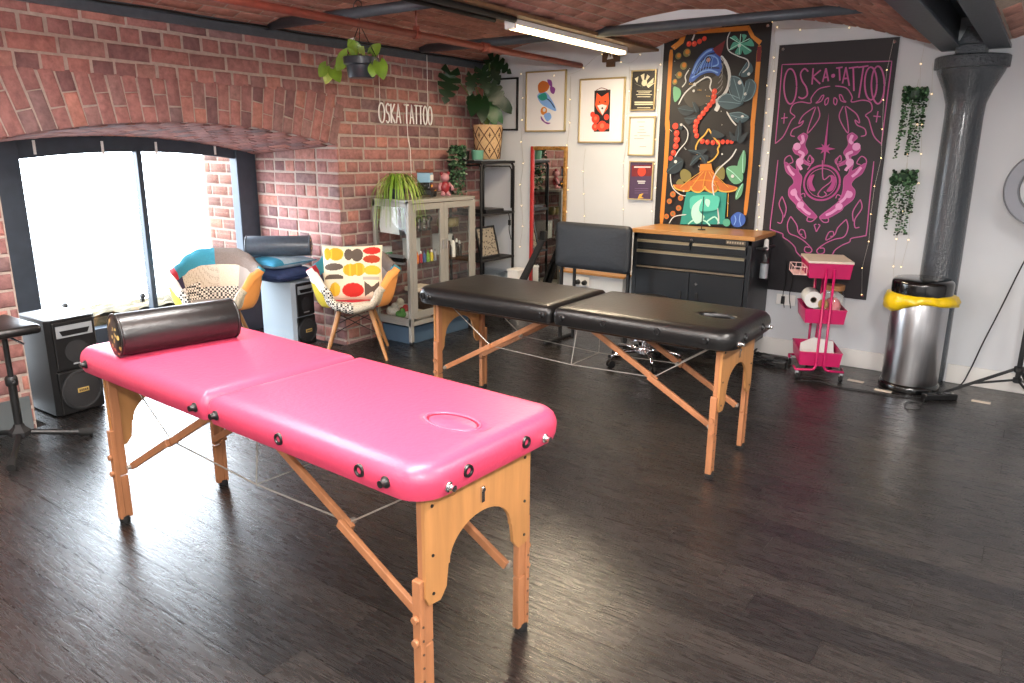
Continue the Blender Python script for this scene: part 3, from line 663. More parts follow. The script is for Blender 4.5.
 ('p','pinkfill',[(3.329,1.413),(3.289,1.443),(3.299,1.383),(3.269,1.323),(3.314,1.333)],1),
 ('s','pinkline',[(3.216,1.55),(3.237,1.411),(3.283,1.438),(3.293,1.396),(3.236,1.341),(3.211,1.294),(3.243,1.276),(3.271,1.299),(3.252,1.32)],0.0079),
 ('p','pinkfill',[(3.225,1.894),(3.236,1.646),(3.301,1.632),(3.237,1.618),(3.23,1.478),(3.22,1.621),(3.152,1.634),(3.217,1.646)],0),
 ('p','pinkfill',[(3.196,1.669),(3.228,1.646),(3.257,1.669),(3.243,1.632),(3.265,1.596),(3.228,1.618),(3.197,1.596),(3.213,1.635)],0),
 ('s','pinkpale',[(3.051,1.732),(3.063,1.69),(3.044,1.669)],0.022),
 ('s','pinkpale',[(3.407,1.732),(3.395,1.69),(3.414,1.669)],0.022),
 ('s','pinkpale',[(3.035,1.613),(3.073,1.592),(3.062,1.557)],0.022),
 ('s','pinkpale',[(3.423,1.613),(3.385,1.592),(3.396,1.557)],0.022),
 ('s','pinkpale',[(3.038,1.521),(3.062,1.493),(3.071,1.475)],0.022),
 ('s','pinkpale',[(3.42,1.521),(3.396,1.493),(3.387,1.475)],0.022),
 ('s','pinkpale',[(2.966,1.504),(2.992,1.462),(3.023,1.434)],0.02),
 ('s','pinkpale',[(3.492,1.504),(3.466,1.462),(3.435,1.434)],0.02),
 ('s','pinkpale',[(3.034,1.333),(3.054,1.276),(3.086,1.242)],0.02),
 ('s','pinkpale',[(3.424,1.333),(3.404,1.276),(3.372,1.242)],0.02),
 ('s','pinkpale',[(3.089,1.205),(3.136,1.164),(3.174,1.145)],0.02),
 ('s','pinkpale',[(3.369,1.205),(3.322,1.164),(3.284,1.145)],0.02),
 ('s','pinkline',[(2.975,2.084),(2.976,2.036),(2.97,1.995),(2.958,1.968),(2.941,1.959),(2.923,1.969),(2.905,1.997),(2.89,2.039),(2.882,2.088),(2.881,2.136),(2.887,2.176),(2.899,2.203),(2.916,2.211),(2.935,2.201),(2.953,2.173),(2.967,2.132),(2.975,2.084)],0.011),
 ('s','pinkline',[(3.528,2.082),(3.53,2.039),(3.526,2.004),(3.516,1.98),(3.501,1.972),(3.485,1.981),(3.469,2.005),(3.456,2.042),(3.448,2.085),(3.446,2.128),(3.45,2.163),(3.461,2.187),(3.475,2.194),(3.491,2.185),(3.507,2.161),(3.52,2.124),(3.528,2.082)],0.011),
 ('s','pinkline',[(3.578,2.07),(3.581,2.021),(3.576,1.981),(3.566,1.954),(3.551,1.944),(3.534,1.955),(3.516,1.983),(3.502,2.024),(3.493,2.073),(3.491,2.121),(3.495,2.162),(3.506,2.188),(3.521,2.197),(3.538,2.187),(3.555,2.159),(3.569,2.118),(3.578,2.07)],0.011),
 ('s','pinkline',[(3.049,2.185),(3.019,2.207),(2.995,2.174),(3.011,2.123),(3.046,2.074),(3.058,2.02),(3.027,1.996),(2.995,2.008)],0.011),
 ('s','pinkline',[(3.082,2.207),(3.085,2.093)],0.011),
 ('s','pinkline',[(3.137,2.191),(3.085,2.147)],0.011),
 ('s','pinkline',[(3.085,2.147),(3.143,2.095)],0.011),
 ('s','pinkline',[(3.159,2.107),(3.172,2.202)],0.011),
 ('s','pinkline',[(3.172,2.202),(3.199,2.111)],0.011),
 ('s','pinkline',[(3.162,2.137),(3.192,2.141)],0.011),
 ('s','pinkline',[(3.242,2.199),(3.286,2.203)],0.011),
 ('s','pinkline',[(3.264,2.2),(3.278,2.112)],0.011),
 ('s','pinkline',[(3.298,2.091),(3.309,2.202)],0.011),
 ('s','pinkline',[(3.309,2.202),(3.347,2.073)],0.011),
 ('s','pinkline',[(3.301,2.124),(3.335,2.126)],0.011),
 ('s','pinkline',[(3.329,2.194),(3.393,2.2)],0.011),
 ('s','pinkline',[(3.359,2.195),(3.382,2.036)],0.011),
 ('s','pinkline',[(3.393,2.196),(3.459,2.203)],0.011),
 ('s','pinkline',[(3.427,2.198),(3.42,1.988)],0.011),
 ('d','pinkline',(3.228,2.147),0.0141),
]
BIRD_ART=[
 ('p','skyblue',[(0.634,2.099),(0.719,2.125),(0.792,2.056),(0.847,1.954),(0.746,1.986),(0.672,2.026)],1),
 ('p','brownorange',[(0.64,2.186),(0.692,2.222),(0.765,2.191),(0.742,2.134),(0.658,2.118)],1),
 ('p','purple',[(0.74,2.23),(0.788,2.218),(0.794,2.161),(0.76,2.187)],1),
 ('p','purple',[(0.777,2.171),(0.828,2.15),(0.815,2.103),(0.779,2.123)],1),
 ('s','navy',[(0.683,2.088),(0.769,2.047),(0.83,1.978)],0.0091),
 ('p','teal2',[(0.642,2.089),(0.719,2.116),(0.744,2.067),(0.684,2.049)],1),
 ('d','orange',(0.71,1.957),0.0363),
 ('d','pale',(0.715,1.965),0.0163),
 ('p','purple',[(0.68,1.913),(0.725,1.863),(0.786,1.849),(0.75,1.839),(0.688,1.874)],1),
 ('p','skyblue',[(0.711,1.922),(0.771,1.94),(0.796,1.897),(0.749,1.863)],1),
]
FOX_ART=[
 ('p','black',[(1.238,2.116),(1.397,2.12),(1.402,1.768),(1.246,1.767)],0),
 ('p','foxorange',[(1.249,1.996),(1.263,2.097),(1.313,2.062),(1.376,2.097),(1.388,2.02),(1.374,1.961),(1.324,1.907),(1.273,1.953)],0),
 ('p','pale',[(1.272,1.99),(1.32,2.0),(1.368,1.987),(1.328,1.907)],0),
 ('d','black',(1.293,2.019),0.0073),
 ('d','black',(1.349,2.021),0.0073),
 ('d','black',(1.323,1.966),0.0091),
 ('d','red',(1.259,1.878),0.0399),
 ('d','red',(1.328,1.814),0.0472),
 ('d','red',(1.257,1.809),0.0327),
 ('d','red',(1.376,1.813),0.0254),
 ('d','red',(1.228,1.916),0.0236),
 ('d','red',(1.368,1.891),0.0254),
 ('d','brightred',(1.259,1.882),0.0163),
 ('d','brightred',(1.328,1.817),0.0218),
 ('d','brightred',(1.257,1.813),0.0145),
 ('s','darkred',[(1.253,2.116),(1.309,2.136),(1.375,2.117)],0.0054),
]
EMBLEM_ART=[
 ('p','cream',[(1.65,2.164),(1.624,2.2),(1.658,2.216)],0),
 ('p','cream',[(1.712,2.152),(1.678,2.224),(1.712,2.237)],0),
 ('p','cream',[(1.716,2.152),(1.738,2.228),(1.765,2.211)],0),
 ('p','cream',[(1.733,2.143),(1.8,2.201),(1.797,2.158)],0),
 ('p','cream',[(1.662,2.146),(1.62,2.165),(1.714,2.126)],0),
 ('p','cream',[(1.733,2.143),(1.813,2.157),(1.755,2.119)],0),
 ('d','cream',(1.716,2.161),0.0254),
 ('s','cream',[(1.65,2.098),(1.787,2.093)],0.0054),
 ('s','cream',[(1.665,2.083),(1.773,2.08)],0.0054),
 ('s','cream',[(1.645,2.07),(1.794,2.065)],0.0054),
 ('s','cream',[(1.657,2.052),(1.779,2.048)],0.0054),
 ('s','cream',[(1.634,2.008),(1.806,2.003)],0.0109),
 ('s','cream',[(1.635,1.991),(1.807,1.987)],0.0109),
 ('s','cream',[(1.662,1.962),(1.785,1.959)],0.0054),
]
LETTER_ART=[
 ('s','greyink',[(1.668,1.846),(1.74,1.845)],0.0036),
 ('s','greyink',[(1.687,1.808),(1.732,1.808)],0.0036),
 ('s','greyink',[(1.689,1.781),(1.738,1.781)],0.0036),
 ('s','greyink',[(1.673,1.759),(1.756,1.759)],0.0036),
 ('s','greyink',[(1.643,1.732),(1.675,1.732)],0.0036),
 ('s','greyink',[(1.645,1.708),(1.738,1.708)],0.0036),
 ('s','greyink',[(1.695,1.732),(1.794,1.731)],0.0036),
 ('s','greyink',[(1.701,1.64),(1.763,1.641)],0.0036),
]
FLYER_ART=[
 ('p','darkred',[(1.636,1.482),(1.833,1.493),(1.835,1.397),(1.637,1.388)],0),
 ('d','red',(1.733,1.432),0.0399),
 ('s','pale',[(1.658,1.469),(1.814,1.472)],0.0109),
 ('s','pale',[(1.696,1.349),(1.773,1.351)],0.0091),
 ('s','pale',[(1.705,1.334),(1.768,1.336)],0.0091),
 ('s','purple2',[(1.674,1.286),(1.804,1.29)],0.0036),
 ('s','purple2',[(1.675,1.267),(1.805,1.272)],0.0036),
 ('s','purple2',[(1.676,1.248),(1.806,1.253)],0.0036),
 ('p','gold',[(1.723,1.237),(1.761,1.249),(1.741,1.219),(1.767,1.208),(1.709,1.202)],0),
]
AXIS=3.229

# ================================================================== SETTING
YL, YR, XF = -4.31, -1.905, -1.08          # window opening in the brick wall, plane of the window
H_TOP = 2.42
def soffit(y, x=0.0):                       # segmental arch over the opening, falling a little towards the window
    R = 5.6; yc = (YL+YR)/2; zc = 1.757-R
    return zc+math.sqrt(R*R-(y-yc)**2)+.075*x

# floor
m = M(); m.b2((-1.3, -9, -.12), (7.2, .02, -.008)); floor = struct('floor', m, mat('floor_underlay', (22, 20, 20), .9))
sp = []; pw, pl = .152, .93; r_ = 0; y = .0
rng = random.Random(3)
while y > -9:
    y0 = max(y-pw, -9.0); x0 = -1.06 if (y0 > YL and y < YR) else 0.0
    x = x0-rng.uniform(0, pl)
    while x < 7.0:
        a, b = max(x, x0), min(x+pl, 7.0)
        if b-a > .03: sp.append(((( a+b)/2, (y+y0)/2, 0), X, Y, Z, b-a-.002, y-y0-.002, .008))
        x += pl
    y -= pw
lay(floor, sp, 'plank', PLANK)

# brick wall on the left: mortar body with the opening, bricks set proud of it
m = M(); d = -.007
m.b2((XF-.35, YR+.009, -.1), (d, .0, 2.75)); m.b2((-.6, -9, -.1), (d, YL, 2.75))
n = 24
for i in range(n):
    a, b = YL+(YR-YL)*i/n, YL+(YR-YL)*(i+1)/n
    m.prism([(a, soffit(a)+d*-1), (b, soffit(b)+d*-1), (b, 2.75), (a, 2.75)], (d, 0, 0), Y, Z, (-1, 0, 0), .3)
    zs = [(a, 0), (b, 0)]
    m.add([(d, a, soffit(a)+.007), (d, b, soffit(b)+.007), (XF-.06, b, soffit(b, XF)+.007), (XF-.06, a, soffit(a, XF)+.007), (d, a, 2.7), (d, b, 2.7), (XF-.06, b, 2.7), (XF-.06, a, 2.7)],
          [(0, 1, 2, 3), (3, 2, 6, 7), (4, 5, 6, 7)])
wall_left = struct('wall_left', m, MORTAR, 'red brick wall with an arched window opening on the left', 'wall')
CH = .0985; SL, HL = .268, .134; J = .021
R_TOP = 2.03                                # top of the arch ring
def ring_top(y): return R_TOP if YL+.0 < y < YR-.12 else 1.945
sp = []
row = 0; z = 2.395
while z > -.1:
    zc = z-CH/2; head = row % 2 == 1; bl = HL if head else SL
    y = -.0+(bl*.5 if row % 4 in (1, 2) else 0)
    while y > -5.6:
        a, b = y-bl, min(y, 0); y -= bl*rng.uniform(.97, 1.03)
        parts = [(a, b)]
        if zc < 1.95 or (zc < R_TOP+.02):
            top = R_TOP if zc > 1.95 else 9
            lo, hi = (YL-.08, YR-.1) if zc > 1.95 else (YL-.002, YR+.002)
            if zc < soffit((YL+YR)/2) and zc < 1.62: lo, hi = YL, YR
            parts = []
            if b > hi: parts.append((max(a, hi), b))
            if a < lo: parts.append((a, min(b, lo)))
        for a2, b2 in parts:
            if b2-a2 > .035: sp.append(((rng.uniform(-.001, .004), (a2+b2)/2, zc), Y, Z, X, b2-a2-J, CH-J, .03))
    z -= CH; row += 1
lay(wall_left, [s for s in sp if s[0][1] > -4.9], 'brick', BRICK)

# the window reveal (brick cheek to the right of the opening, and the one hidden to the left)
m = M(); m.b2((XF-.05, YR+.006, 0), (-.012, YR+.05, 1.7)); reveal = struct('wall_left_reveal', m, MORTAR)
sp = []; row = 0; z = 2.395-CH*7
while z > -.1:
    zc = z-CH/2; head = row % 2 == 0; bl = HL if head else SL; x = 0.004
    while x > XF:
        a, b = max(x-bl, XF), x; x -= bl*rng.uniform(.96, 1.04)
        if b-a > .03 and zc < 1.66: sp.append((((a+b)/2, YR-rng.uniform(0, .004), min(zc, 9)), X, Z, -Y, b-a-J, CH-J, .02))
    z -= CH; row += 1
lay(reveal, sp, 'brick', BRICK)
# brick cheek outside the glass, brick and mortar colours dimmed against the daylight
m = M(); m.b2((-1.62, -2.045, -.1), (XF-.08, -1.8, 2.3)); out_j = struct('wall_outside', m, mat('dimmed_mortar', (104, 92, 82), .95))
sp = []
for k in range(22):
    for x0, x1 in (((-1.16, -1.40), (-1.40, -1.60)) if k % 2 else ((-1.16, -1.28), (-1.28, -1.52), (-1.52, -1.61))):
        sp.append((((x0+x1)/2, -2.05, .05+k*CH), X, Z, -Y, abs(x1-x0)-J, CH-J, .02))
lay(out_j, sp, 'brick', DIMB)

# arch ring: tall and short voussoirs in turn, fanned from the arch centre, and their soffit
m = M(); m.b2((-.03, YL+.1, 2.0), (-.012, YR-.2, 2.03)); ring = struct('trim_1', m, MORTAR, 'segmental brick arch over the window', 'arch')
sp = []; nv = 28; yc = (YL+YR)/2
for i in range(nv):
    y = YL+(YR-YL)*(i+.5)/nv; z0 = soffit(y); ang = math.atan2(y-yc, 4.2)*1.15
    hv = Vector((0, math.sin(ang), math.cos(ang))); wv = Vector((0, math.cos(ang), -math.sin(ang))); wd = (YR-YL)/nv-.009
    zt = ring_top(y)+(.0 if i % 3 else .012); L = (zt-z0)/math.cos(ang)-.006
    cut = .62 if i % 2 else .36
    for a, b in ((0, cut), (cut, 1)):
        la, lb = L*a+.003, L*b-.008
        c = Vector((rng.uniform(0, .004), y, z0))+hv*((la+lb)/2)
        sp.append((tuple(c), wv, hv, X, wd*(1 if b == 1 else .99), lb-la, .03))
    for k in range(5):
        x1 = -k*.215-(.1 if i % 2 else 0); x0 = max(x1-.215, XF+.0); x1 = min(x1, -.006)
        if x1-x0 < .03: continue
        xm = (x0+x1)/2; a2 = math.asin((y-yc)/5.6); wv = Vector((0, math.cos(a2), -math.sin(a2))); nn = Vector((.075, -math.sin(a2), -math.cos(a2))).normalized(); u = Vector((1, 0, .075)).normalized()
        sp.append(((xm, y, soffit(y, xm)-.002-rng.uniform(0, .0012)), u, wv, nn, x1-x0-.01, wd, .02))
lay(ring, sp, 'brick', BRICK)

# white back wall, plain walls out of view
m = M(); m.b2((-.6, .004, -.12), (7.2, .2, 2.9)); wall_back = struct('wall_back', m, WHITE, 'white painted wall hung with pictures and banners', 'wall')
m = M(); m.b2((7.0, -9, -.12), (7.2, .2, 2.9)); struct('wall_right', m, WHITE)
m = M(); m.b2((-.6, -9.2, -.12), (7.2, -9, 2.9)); struct('wall_rear', m, WHITE)
m = M(); m.b2((2.0, -.018, 0), (3.93, .004, .135), .004); struct('baseboard_back', m, SKIRT)
m = M(); m.b2((4.23, -.018, 0), (7.0, .004, .135), .004); struct('baseboard_back', m, SKIRT)
m = M(); m.b2((-.02, -9, -.0), (.012, YL-.02, .2), .004); struct('baseboard_left', m, mat('grey_plinth_paint', (92, 98, 100), .6))

# vaulted brick ceiling between iron beams
V1 = spline([(-.02, 2.40), (.16, 2.455), (.4, 2.53), (.8, 2.575), (1.2, 2.545), (1.45, 2.48), (1.62, 2.425)], 6)
V2 = spline([(1.78, 2.43), (2.1, 2.515), (2.5, 2.56), (2.9, 2.555), (3.2, 2.505), (3.5, 2.43), (3.8, 2.335), (4.0, 2.285)], 6)
V3 = spline([(4.2, 2.285), (4.5, 2.39), (5.0, 2.52), (5.6, 2.56), (6.2, 2.52), (7.05, 2.33)], 6)
m = M(); sp = []
for V in (V1, V2, V3):
    for a, b in zip(V, V[1:]):
        m.add([(a[0], 0.02, a[1]+.006), (b[0], .02, b[1]+.006), (b[0], -9, b[1]+.006), (a[0], -9, a[1]+.006)], [(0, 1, 2, 3)])
    # courses along the vault
    Ls = [0]
    for a, b in zip(V, V[1:]): Ls.append(Ls[-1]+(b-a).length)
    s_ = 0; k = 0; CB = .1
    while s_+CB < Ls[-1]:
        sm = s_+CB/2
        for i in range(len(V)-1):
            if Ls[i] <= sm <= Ls[i+1]: break
        t = (sm-Ls[i])/(Ls[i+1]-Ls[i]); p = V[i].lerp(V[i+1], t); dv = (V[i+1]-V[i]).normalized()
        hv = Vector((dv[0], 0, dv[1])); nv_ = Vector((dv[1], 0, -dv[0]))
        y = -(SL/2 if k % 2 else 0)*1.0
        yy = 0.0
        first = True
        while yy > -4.6:
            ln = SL*(.5 if first and k % 2 else 1); first = False
            c = Vector((p[0], yy-ln/2, p[1]))
            if V is not V3 or yy > -1.2: sp.append((tuple(c), Y, hv, nv_, ln-.012, CB-.012, .012))
            yy -= ln
        s_ += CB; k += 1
m.b2((-.6, -9.2, 2.75), (7.2, .2, 2.9))
ceiling = struct('ceiling', m, CMORTAR, 'low brick vaults between iron beams', 'ceiling', fixn=False)
lay(ceiling, sp, 'brick', CBRICK)

# beam with the lamp, twin beam on the column, angle iron along the brick wall
def ibeam(name, xc, wd, z0, z1, ma, label, wt=.03):
    m = M(); m.b2((xc-wd/2, -9, z0), (xc+wd/2, .02, z0+.022), .003); m.b2((xc-wt/2, -9, z0+.02), (xc+wt/2, .02, z1)); m.b2((xc-wd/2, -9, z1-.02), (xc+wd/2, .02, z1))
    return struct(name, m, ma, label, 'beam')
ibeam('trim_2', 1.70, .25, 2.405, 2.65, BBEAM, 'iron beam across the ceiling carrying the lit lamp')
ibeam('trim_3', 3.965, .13, 2.27, 2.5, STEEL, 'grey iron beam on the column, nearer the banners', .05)
ibeam('trim_4', 4.235, .13, 2.27, 2.5, STEEL, 'grey iron beam on the column, nearer the ring lamp', .05)
m = M(); m.b2((-.005, -9, 2.368), (.012, -.02, 2.42)); m.b2((-.005, -9, 2.405), (.055, -.02, 2.42)); m.b2((.0, -9, 2.35), (.02, -.02, 2.372))
struct('trim_5', m, STEEL, 'grey angle iron along the top of the brick wall', 'trim')
m = M(); pts = [(.063, y_, 2.408+.004*math.sin(y_*9)) for y_ in [-.05-.12*i for i in range(60)]]
m.tube(pts, .006, 6)
for i in range(16): m.b2((.012, -.3-i*.42, 2.405), (.05, -.285-i*.42, 2.424))
tag(m.build('cable', BLK), 'black cable clipped along the top of the brick wall', 'cable')
def rod(x0, x1, y, lab):
    m = M(); m.tube([(x0, y, 2.432), ((x0+x1)/2, y, 2.432), (x1, y, 2.432)], [.034, .034, .03], 12); return struct('tie_rod', m, STEEL, lab, 'tie rod', smooth=True)
rod(1.80, 3.62, -1.0, 'grey tie rod across the vault above the artwork banners'); rod(.1, 1.6, -1.0, 'grey tie rod ending above the framed prints'); rod(-.0, 1.6, -2.5, 'grey tie rod behind the red pipe near the hanging plant')
m = M(); m.prism([(1.95, 2.462), (2.85, 2.462), (2.75, 2.50), (2.45, 2.525), (2.15, 2.5)], (0, -1.005, 0), X, Z, Y, .012)
struct('trim_6', m, WHITE, 'white strip above the tie rod', 'trim')

# column
m = M(); cx, cy = 4.09, .02
m.lathe([(.128, 0), (.13, .2), (.124, 1.0), (.118, 1.85), (.122, 1.93), (.15, 2.02), (.2, 2.13), (.205, 2.15)], (cx, cy, 0), 40)
col = struct('column', m, COLUMN, 'dark grey glossy iron column in front of the white wall', 'column', auto=40)
m = M(); m.lathe([(.205, 2.15), (.222, 2.155), (.224, 2.225), (.215, 2.232), (0, 2.232)], (cx, cy, 0), 40); m.build('cap', mat('speckled_grey_cap', (70, 76, 82), .3, 0, 60, .2, 1.2), col, auto=40)
m = M(); m.b2((cx-.085, -.22, 2.23), (cx+.085, .0, 2.31), .01); m.prism([(-.07, 0), (.07, 0), (.03, .1), (-.03, .1)], (cx+.005, -.3, 2.28), X, Z, Y, .05); m.build('saddle', MATS['speckled_grey_cap'], col)

# red pipe
pipe = thing('pipe', 'red painted pipe running under the brick vault', 'pipe', (1.1, 0, 2.33))
m = M(); m.tube([(0, -.03, 0), (0, -4, 0), (0, -8.9, 0)], .024, 14); m.build('tube', RPIPE, pipe, smooth=True)
for y_ in (-1.42, -3.9): m = M(); m.lathe([(.03, -.045), (.034, -.04), (.034, -.01), (.03, 0), (.034, .01), (.034, .04), (.03, .045)], (0, y_, 0), 16, Matrix(((1, 0, 0), (0, 0, 1), (0, 1, 0)))); m.build('coupling', RPIPE, pipe, auto=40)
for y_ in (-2.16, -4.4): m = M(); m.lathe([(.029, -.02), (.031, 0), (.029, .02)], (0, y_, 0), 16, Matrix(((1, 0, 0), (0, 0, 1), (0, 1, 0)))); m.tube([(0, y_, .03), (0, y_, .225)], .006, 6); m.box((0, y_, .035), (.03, .03, .035)); m.build('hanger', RPIPE, pipe)

# window
m = M(); f0, f1 = XF-.07, XF+.03
m.b2((f0, YR-.19, 0), (f1, YR, 1.66), .006); m.b2((f0, YL, 0), (f1, -3.77, 1.66), .006)
win = struct('window_1', m, FRAME, 'wide arched steel-framed window glowing white', 'window')
m = M(); n = 20; ys = [-3.80+(-2.07+3.80)*i/n for i in range(n+1)]
for a, b in zip(ys, ys[1:]):
    g = lambda q: 1.566-.058*((q+2.94)/.87)**2
    m.prism([(a, g(a)), (b, g(b)), (b, soffit(b, XF)+.03), (a, soffit(a, XF)+.03)], (f1-.02, 0, 0), Y, Z, (-1, 0, 0), .06)
m.build('head', FRAME, win)
m = M(); m.b2((f0+.02, -2.955, .2), (f1-.01, -2.915, 1.58), .004); m.build('mullion', FRAME, win)
m = M(); m.b2((f0, -3.8, 0), (f1, -2.08, .27), .004); m.build('bottom_rail', FRAME, win)
for a, b in ((-3.78, -2.955), (-2.915, -2.085)): m = M(); m.b2((XF-.035, a, .26), (XF-.029, b, 1.57)); m.build('pane', GLASS, win)
for y_ in (-3.66, -3.20, -2.79, -2.28): m = M(); m.b2((f1-.022, y_-.008, 1.575-.03), (f1-.012, y_+.008, 1.64)); m.build('clip', WHT, win)
for y_, z_ in ((-3.60, .475), (-3.02, .46)): m = M(); m.ball((XF-.01, y_, z_), .022, 8, 6); m.b2((XF-.03, y_-.012, z_-.05), (XF-.005, y_+.012, z_-.02)); m.build('latch', BLK, win)
# stone ledge outside
m = M(); nx, ny = 10, 40; vs = []; fs = []
for i in range(nx+1):
    for k in range(ny+1):
        x_ = -1.16-.42*i/nx; y_ = -4.4+2.6*k/ny
        zz = .35+rng.uniform(-.012, .012)-(.03 if i == nx else 0); vs.append((x_, y_, zz))
for i in range(nx):
    for k in range(ny): a = i*(ny+1)+k; fs.append((a, a+1, a+ny+2, a+ny+1))
m.add(vs, fs); m.b2((-1.58, -4.4, -.3), (-1.16, -1.8, .33)); struct('ledge', m, STONE, 'mossy stone ledge outside the window', 'ledge', smooth=False)

# ================================================================== MASSAGE TABLES
def rrect(x0, x1, y0, y1, rl, rr_, d=0, n=7, e=8):
    out = []; x0 += d; x1 -= d; y0 += d; y1 -= d; rl = max(rl-d, .006+d*.1); rr_ = max(rr_-d, .006+d*.1)
    for cx, cy, a0, r in ((x1-rr_, y1-rr_, 0, rr_), (x0+rl, y1-rl, 90, rl), (x0+rl, y0+rl, 180, rl), (x1-rr_, y0+rr_, 270, rr_)):
        out.append(arc((cx, cy), r, a0, a0+90, n))
    res = []
    for k in range(4):
        a, b = out[k][-1], out[(k+1) % 4][0]; res += out[k]+[(a[0]+(b[0]-a[0])*i/e, a[1]+(b[1]-a[1])*i/e) for i in range(1, e)]
    return res
def inset(poly, d):
    n = len(poly); out = []
    for i in range(n):
        p0, p1, p2 = Vector(poly[i-1]), Vector(poly[i]), Vector(poly[(i+1) % n])
        e1, e2 = (p1-p0), (p2-p1)
        n1 = Vector((-e1.y, e1.x)).normalized() if e1.length > 1e-7 else Vector((0, 0))
        n2 = Vector((-e2.y, e2.x)).normalized() if e2.length > 1e-7 else Vector((0, 0))
        v = n1+n2
        v = v.normalized() if v.length > 1e-6 else n1
        out.append((p1.x+v.x*d, p1.y+v.y*d))
    return out
def slab(m, polyf, prof, hole=None, holed=0):
    """padded slab: outline poly, prof of (inset, z) from bottom to top; optional oval hole (cx,cy,rx,ry)"""
    poly = polyf(0); n = len(poly); vs = []; fs = []
    for d, z in prof:
        for p in polyf(d): vs.append((p[0], p[1], z))
    K = len(prof)
    for i in range(K-1):
        for k in range(n): fs.append((i*n+k, i*n+(k+1) % n, (i+1)*n+(k+1) % n, (i+1)*n+k))
    fs.append(list(range(n))[::-1]); zt = prof[-1][1]
    if not hole:
        cx = sum(p[0] for p in poly)/n; cy = sum(p[1] for p in poly)/n; top = [vs[(K-1)*n+k] for k in range(n)]
        for f, dz in ((.8, .002), (.5, .004)):
            for p in top: vs.append((cx+(p[0]-cx)*f, cy+(p[1]-cy)*f, zt+dz))
        for i in (K-1, K):
            for k in range(n): fs.append((i*n+k, i*n+(k+1) % n, (i+1)*n+(k+1) % n, (i+1)*n+k))
        fs.append([(K+1)*n+k for k in range(n)])
    else:
        cx, cy, rx, ry = hole; rings = ((1.35, 0), (1.08, .0), (1.0, -.006), (.97, -.02), (.95, -holed))
        for s_, dz in rings:
            for k in range(n):
                p = vs[(K-1)*n+k]; a = math.atan2((p[1]-cy)/ry, (p[0]-cx)/rx); vs.append((cx+rx*s_*math.cos(a), cy+ry*s_*math.sin(a), zt+dz))
        for i in range(len(rings)):
            for k in range(n): fs.append(((K-1+i)*n+k, (K-1+i)*n+(k+1) % n, (K+i)*n+(k+1) % n, (K+i)*n+k))
    m.add(vs, fs)

